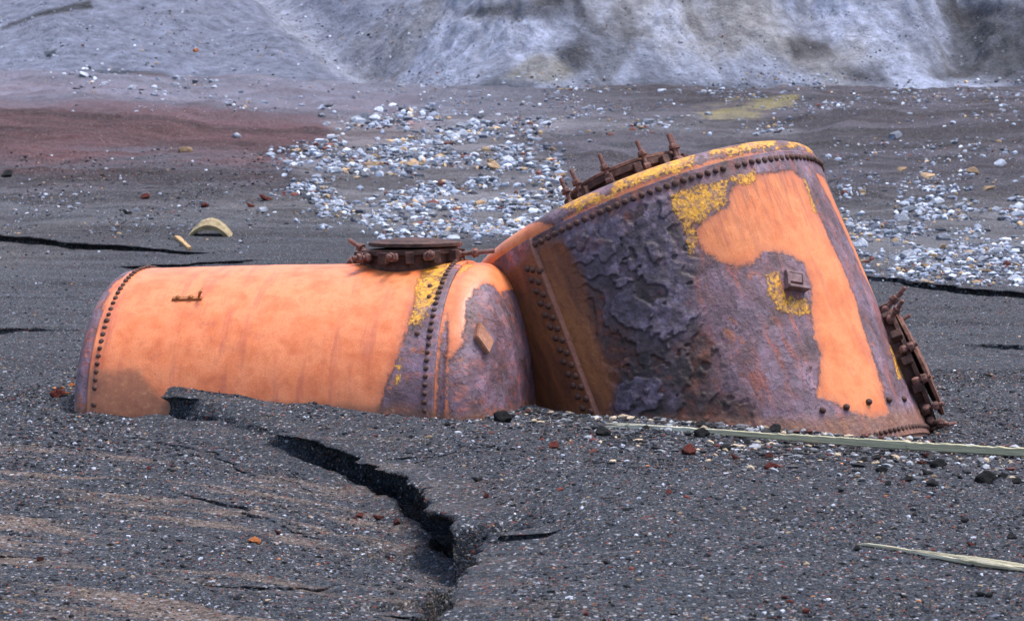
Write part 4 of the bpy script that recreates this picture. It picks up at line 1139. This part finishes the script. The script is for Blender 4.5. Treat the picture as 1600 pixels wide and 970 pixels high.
def scatter_mesh(name, pos, size, colr, mat, seed, sub=1, flat=.65, label=None, cat=None):
    """many little stones nobody could count, as one object"""
    bm = bmesh.new(); bmesh.ops.create_icosphere(bm, subdivisions=sub, radius=1)
    V0 = np.array([v.co[:] for v in bm.verts]); F0 = np.array([[v.index for v in f.verts] for f in bm.faces]); bm.free()
    r = np.random.default_rng(seed); n = len(pos)
    nv = 6; var = []
    for i in range(nv):
        P = V0.copy()
        for c in range(7):
            d = r.normal(size=3); d /= np.linalg.norm(d); e = P @ d - r.uniform(.38, .82); P = np.where((e > 0)[:, None], P - d * e[:, None], P)
        var.append(P * (1 + .15 * r.normal(size=(len(P), 1))))
    var = np.array(var)
    B = var[r.integers(0, nv, n)]
    a = r.uniform(0, 2 * np.pi, n); ca, sa = np.cos(a), np.sin(a)
    B = B * (size[:, None, None] * np.stack([r.uniform(.8, 1.55, n), r.uniform(.55, 1.05, n), flat * r.uniform(.55, 1.25, n)], 1)[:, None, :])
    X = B[..., 0] * ca[:, None] - B[..., 1] * sa[:, None]; Y = B[..., 0] * sa[:, None] + B[..., 1] * ca[:, None]
    V = np.stack([X + pos[:, 0:1], Y + pos[:, 1:2], B[..., 2] + pos[:, 2:3] + size[:, None] * flat * .15], -1).reshape(-1, 3)
    F = (F0[None] + (np.arange(n) * len(V0))[:, None, None]).reshape(-1, 3)
    me = np_mesh(name, V, F, False); cattr(me, 'gcol', np.repeat(colr, len(V0), 0))
    o = link(name, me, mat); tag(o, label, cat, kind='stuff')
    return o

def mat_pebble():
    k = NT('pebble'); col = k.attr('gcol', 'Color')
    col = k.mix(1.0, col, k.ramp(k.noise(90, 4, .6), [(.3, (.7, .7, .7)), (.5, (1, 1, 1)), (.7, (1.25, 1.25, 1.25))]), 'MULTIPLY')
    return k.done(col, .92, k.bump(k.noise(160, 3, .6), .004, .6), spec=.25)

def pick(n, table, r):
    c = np.array([t[0] for t in table]); p = np.array([t[1] for t in table], float)
    i = r.choice(len(c), n, p=p / p.sum())
    return c[i] * r.uniform(.65, 1.4, (n, 1))

def build_gravel():
    r = np.random.default_rng(77); mp = mat_pebble()
    tab = [((.012, .013, .016), 36), ((.036, .039, .049), 30), ((.088, .094, .118), 16), ((.38, .40, .47), 5), ((.28, .20, .13), 3), ((.13, .034, .026), 3), ((.36, .15, .07), .8), ((.018, .018, .02), 12)]
    n = 140000
    y = 10.9 + (24 - 10.9) * r.random(n) ** .9; x = y * r.uniform(-.285, .285, n)
    # gravel gathers in patches
    dens = fbm2(x * 1.2, y * 1.2, 4, 301, .6)
    left = sstep(.6, -1.2, x + .12 * (y - 13))
    tt = terrain(x, y, True)
    brown = left * sstep(-.05, .30, tt[4] + .6 * fbm2(x * .7, y * .7, 4, 101)) * sstep(19.0, 17.4, y)
    keep = r.random(n) < np.clip(.66 + .9 * dens, .12, 1) * (1 - .85 * brown)
    x, y = x[keep], y[keep]
    z, _, _, near, _, _ = terrain(x, y, True)
    ok = near > 1.05; x, y, z = x[ok], y[ok], z[ok]
    s = .0042 + .0035 * r.random(len(x)) + .014 * r.random(len(x)) ** 9
    s = s * (1 + .35 * (y > 17))
    scatter_mesh('gravel', np.stack([x, y, z], 1), s, pick(len(x), tab, r), mp, 5, 1, .7, 'loose dark gravel with pale and red grains on the near sand', 'gravel')
    # stones washed to the foot of the tall boiler and round the plank
    n = 2600
    c = np.stack([r.uniform(900, 1640, n), 668 + r.gamma(2.0, 18, n)], 1)
    k = r.random(n) < np.clip((c[:, 0] - 850) / 500, .1, 1); c = c[k]
    cx = r.uniform(600, 1460, 1500); c = np.concatenate([c, np.stack([cx, np.interp(cx, [600, 830, 1100, 1460], [641, 661, 667, 668]) + r.gamma(1.4, 6, 1500) - 4], 1)])
    H = px_ground(0, 0)[None] * 0
    D = CAM_Z * FX / (c[:, 1] - 200); x = (c[:, 0] - 800) / FX * D; z = terrain(x, D)
    s = .010 + .034 * r.random(len(x)) ** 3.0
    tab2 = [((.03, .03, .033), 40), ((.10, .10, .11), 25), ((.26, .27, .30), 14), ((.36, .28, .20), 9), ((.09, .032, .028), 5)]
    scatter_mesh('pebbles', np.stack([x, D, z], 1), s, pick(len(x), tab2, r), mp, 6, 1, .72, 'mixed black, grey and tan pebbles along the tall boiler foot', 'pebbles')
    # sparkle of white grit in the crack
    # rubble fill behind
    pts = []; sz = []
    for P, n, a in ((RUB_P[0], 6500, .85), (RUB_P[1], 3800, .85), (RUB_P[2], 1500, .6), ([(600, 112), (1620, 118), (1620, 172), (700, 172)], 2600, .42), ([(1600, 290), (1960, 270), (1960, 440), (1600, 446)], 1800, .85), ([(-350, 300), (0, 300), (0, 372), (-350, 372)], 400, .45), ([(420, 215), (900, 235), (900, 330), (820, 385), (640, 385), (500, 340)], 2200, .95), ([(100, 100), (500, 160), (560, 175), (300, 160), (100, 125)], 500, .7), ([(400, 295), (640, 372), (860, 385), (860, 300), (500, 290)], 1300, .8), ([(0, 300), (420, 300), (420, 372), (0, 372)], 500, .45), ([(700, 140), (1600, 140), (1600, 200), (760, 200)], 1200, .5), ([(0, 0), (600, 0), (700, 130), (560, 150), (0, 85)], 2600, .33), ([(560, 0), (1600, 0), (1600, 135), (700, 135)], 1500, .26), ([(1290, 225), (1600, 215), (1600, 340), (1320, 350)], 1600, .55), ([(0, 400), (1600, 440), (1600, 560), (0, 600)], 7000, .3), ([(0, 230), (450, 230), (450, 400), (0, 400)], 2500, .35)):
        P_ = np.array(P); c = r.uniform(P_.min(0), P_.max(0), (n * 2, 2))
        d = poly_sdf(c[:, 0], c[:, 1], P) + 22 * r.normal(size=len(c)) + 45 * fbm2(c[:, 0] / 60., c[:, 1] / 30., 3, 313)
        dr = 1.1 * fbm2((c[:, 0] - 1.6 * c[:, 1]) / 70., (c[:, 1] + .18 * c[:, 0]) / 20., 4, 311, .6) - .05
        m = (d > 0) & (dr > r.uniform(-.42, .20, len(c)) - (c[:, 1] > 392) * .5)
        c = c[m][:n]; pts.append(c); sz.append(np.full(len(c), a))
    c = np.concatenate(pts); a = np.concatenate(sz)
    H = ground_hit(c[:, 0], c[:, 1])
    m = H[:, 1] > 23; H, a = H[m], a[m]
    s = a * (2.8 + 15 * r.random(len(a)) ** 3.6) * H[:, 1] / FX * .5 * 1.15
    tab3 = [((.33, .365, .45), 30), ((.18, .20, .26), 28), ((.07, .076, .095), 20), ((.55, .59, .67), 10), ((.38, .27, .17), 9), ((.16, .06, .05), 3)]
    cl = pick(len(s), tab3, r); pl = (np.abs(a - .3) < .001) | (np.abs(a - .35) < .001); cl[pl] = pick(int(pl.sum()), tab, r) * 1.25
    scatter_mesh('rubble', H, s, cl, mp, 7, 1, .75, 'pale broken stones spread over the slope behind the boilers', 'rubble')

def mat_wood(name, a, b, c, moss=None):
    k = NT(name)
    g = k.noise(6, 6, .65, vec=k.mapping((.5, 9, 9)))
    col = k.ramp(g, [(.3, a), (.5, b), (.7, c)])
    if moss:
        sp = k.n('ShaderNodeSeparateXYZ'); k.t.links.new(k.coord(), sp.inputs[0])
        mz = k.math('ADD', sp.outputs[2], k.math('MULTIPLY', k.math('SUBTRACT', k.noise(2.3, 5, .6), .5), .10))
        mx = k.ss(sp.outputs[0], .5, 1.2)
        col = k.mix(k.math('MULTIPLY', k.ss(mz, .085, .05, 0, .9), mx), col, moss)
        col = k.mix(k.ss(k.noise(9, 5, .7), .62, .70, 0, .7), col, (.10, .09, .07))
    return k.done(col, .95, k.bump(g, .03, 1.0), spec=.1)

def timber(name, A, B, w0, w1, h0, h1, mat, label, cat, seed, n=60, raise_=0.0, splinter=None):
    """a weathered length of wood between ground points A and B; local x runs along it"""
    A = np.asarray(A, float); B = np.asarray(B, float); d = B - A; L = np.linalg.norm(d)
    r = np.random.default_rng(seed); bm = bmesh.new(); rings = []
    ph = r.uniform(0, 9)
    for i in range(n + 1):
        t = i / n; w = w0 + (w1 - w0) * t; h = h0 + (h1 - h0) * t
        w *= 1 + .10 * math.sin(9 * t + ph) + r.normal() * .03; h *= 1 + .08 * math.sin(13 * t + ph) + r.normal() * .045
        if t < .05: q = .35 + .65 * t / .05; w *= q; h *= q
        y0 = .012 * math.sin(5 * t + ph); z0 = .006 * math.sin(8 * t)
        ring = [(-.5, .06), (-.46, .95), (-.2, 1.0), (.2, 1.0), (.46, .94), (.5, .06), (.3, -.1), (-.3, -.1)]
        rings.append([bm.verts.new((t * L, y0 + a * w, z0 + b * h)) for a, b in ring])
    for p, q in zip(rings[:-1], rings[1:]):
        for i in range(8): bm.faces.new((p[i], q[i], q[(i + 1) % 8], p[(i + 1) % 8]))
    bm.faces.new(rings[0]); bm.faces.new(rings[-1][::-1])
    for s in splinter or []:
        t0, t1, y0, y1, th = s
        k = 14; rr = []
        for i in range(k + 1):
            u = i / k; x = (t0 + (t1 - t0) * u) * L; e = th * math.sin(math.pi * min(1, .08 + u * .92)) + .002
            yy = y0 + (y1 - y0) * u + .004 * math.sin(11 * u)
            rr.append([bm.verts.new((x, yy + a * e, .012 + .6 * h0 + b * e * .6)) for a, b in ((-1, -.5), (-.6, 1), (.7, .9), (1, -.6))])
        for p, q in zip(rr[:-1], rr[1:]):
            for i in range(4): bm.faces.new((p[i], q[i], q[(i + 1) % 4], p[(i + 1) % 4]))
        bm.faces.new(rr[0]); bm.faces.new(rr[-1][::-1])
    bmesh.ops.recalc_face_normals(bm, faces=bm.faces)
    o = bm_obj(name, bm, mat, None)
    M = align((0, 0, 1), A + np.array([0, 0, raise_]), d)
    x = Vector(d / L); z = Vector((0, 0, 1)); z = (z - x * z.dot(x)).normalized(); y = z.cross(x)
    o.matrix_world = Matrix(((x.x, y.x, z.x, A[0]), (x.y, y.y, z.y, A[1]), (x.z, y.z, z.z, A[2] + raise_), (0, 0, 0, 1)))
    return tag(o, label, cat)

def build_timber():
    w1 = mat_wood('bleached_wood', (.24, .22, .16), (.50, .48, .38), (.68, .67, .60), (.44, .41, .27))
    w2 = mat_wood('pale_wood', (.36, .31, .20), (.55, .50, .36), (.66, .63, .52))
    w3 = mat_wood('tan_wood', (.26, .15, .07), (.48, .30, .15), (.60, .42, .24))
    A = ground_hit(945, 668)[0]; B = ground_hit(1598, 716)[0]; B = A + (B - A) * 1.22
    B[2] = terrain(B[0:1], B[1:2])[0]
    timber('plank', A, B, .05, .055, .030, .066, w1, 'long bleached plank with green stains lying in front of tall boiler', 'plank', 3, 90, .0, [(.0, .16, .02, .0, .02)])
    A = ground_hit(1338, 852)[0]; B = ground_hit(1602, 893)[0]; B = A + (B - A) * 1.12; B[2] = terrain(B[0:1], B[1:2])[0]
    timber('splintered_stick', A, B, .016, .035, .012, .022, w2, 'thin splintered pale stick lying alone on the near sand', 'stick', 5, 50, .003, [(.5, 1.0, .02, .03, .016), (.55, .9, -.03, -.05, .008), (.3, .62, .0, .02, .008)])
    A = ground_hit(274, 372)[0]; B = ground_hit(297, 391)[0]
    timber('wood_scrap', A, B, .10, .07, .05, .05, w3, 'short orange tan piece of wood below the arched slab', 'wood', 7, 12, .01)
    # arched slab
    P = ground_hit(330, 370)[0]; s = P[1] / FX
    n = 28; bm = bmesh.new(); rings = []
    for i in range(n + 1):
        t = i / n; x = (t - .5) * 84 * s; z = (math.sin(math.pi * min(1, t * 1.02)) ** .7) * 34 * s - .12 - .16 * t
        th = (3 + 5 * math.sin(math.pi * t)) * s
        rr = random.uniform(.9, 1.1)
        rings.append([bm.verts.new((x, dy, z + dz * rr)) for dy, dz in ((-.22, -th), (-.26, 0), (-.1, th), (.2, th * 1.3), (.34, 0), (.25, -th))])
    for p, q in zip(rings[:-1], rings[1:]):
        for i in range(6): bm.faces.new((p[i], q[i], q[(i + 1) % 6], p[(i + 1) % 6]))
    bm.faces.new(rings[0]); bm.faces.new(rings[-1][::-1]); bmesh.ops.recalc_face_normals(bm, faces=bm.faces)
    o = bm_obj('arched_slab', bm, mat_stone('tan_slab', [(.16, .12, .07), (.34, .27, .16), (.46, .38, .24)], .03, 8, .05), None)
    o.location = P + np.array([0, .3, 0]); tag(o, 'tan arched slab standing out of the sand behind the low boiler', 'slab')

# ================================================================== LIGHT, AIR, CAMERA
def build_light():
    w = bpy.data.worlds.new('World'); SC.world = w; w.use_nodes = True
    t = w.node_tree; bg = t.nodes['Background']
    sky = t.nodes.new('ShaderNodeTexSky'); sky.sky_type = 'NISHITA'; sky.sun_disc = False
    el, az = R(71), R(80)                        # azimuth clockwise from +y, so the sun stands to the right and a little behind the camera
    sky.sun_elevation = el; sky.sun_rotation = az; sky.air_density = 1.0; sky.dust_density = 3.0; sky.ozone_density = 1.0
    t.links.new(sky.outputs[0], bg.inputs[0]); bg.inputs[1].default_value = SKY_S
    l = bpy.data.lights.new('sun', 'SUN'); l.energy = SUN_S; l.angle = R(22); l.color = (1.0, .975, .945)
    o = bpy.data.objects.new('sun', l); COL.objects.link(o)
    d = Vector((math.sin(az) * math.cos(el), math.cos(az) * math.cos(el), math.sin(el)))
    o.rotation_euler = d.to_track_quat('Z', 'Y').to_euler()
    o.location = (8, -8, 20)

def build_camera():
    c = bpy.data.cameras.new('camera'); o = bpy.data.objects.new('camera', c); COL.objects.link(o)
    c.sensor_width = 36; c.lens = FX / 1600 * 36; c.clip_end = 2000; c.clip_start = .1
    o.location = CAM; o.rotation_euler = (math.pi / 2 - PITCH, 0, 0)
    c.dof.use_dof = True; c.dof.focus_distance = 19.6; c.dof.aperture_fstop = 6.5
    SC.camera = o
    v = SC.view_settings; v.view_transform = 'Standard'; v.look = 'None'; v.gamma = 1; v.use_curve_mapping = False; v.exposure = EXPO

SKY_S, SUN_S, EXPO = .12, 1.5, 1.46
R1 = 1.27
_a = at(238, 658, 4000 * R1 / 240); _b = at(727, 655, 4000 * R1 / 247)
FR_LOW = Frame(_a, _b - _a); L_LOW = np.linalg.norm(_b - _a)
D2 = 21.4; R2 = 290 / FX * D2
def tall_frame():
    c = at(1013, 370, D2); f = ray(1013, 370); f = f / np.linalg.norm(f)
    xr = np.cross(f, np.array([0, 0, 1.0])); xr /= np.linalg.norm(xr); ur = np.cross(xr, f)
    be, ph = R(11.9), R(21.5)
    return c, Frame(c, -math.sin(ph) * math.cos(be) * xr + math.cos(ph) * math.cos(be) * ur + math.sin(be) * f)
C_TALL, FR_TALL = tall_frame()
FEET.append((FR_LOW.o, FR_LOW.B, R1, -.15, L_LOW + .30, .03)); FEET.append((FR_TALL.o, FR_TALL.B, R2, -2.4, 0, -.03))
build_ground(); build_hill()
boiler_low(); boiler_tall()
build_stones(); build_gravel(); build_timber()
build_light(); build_camera()
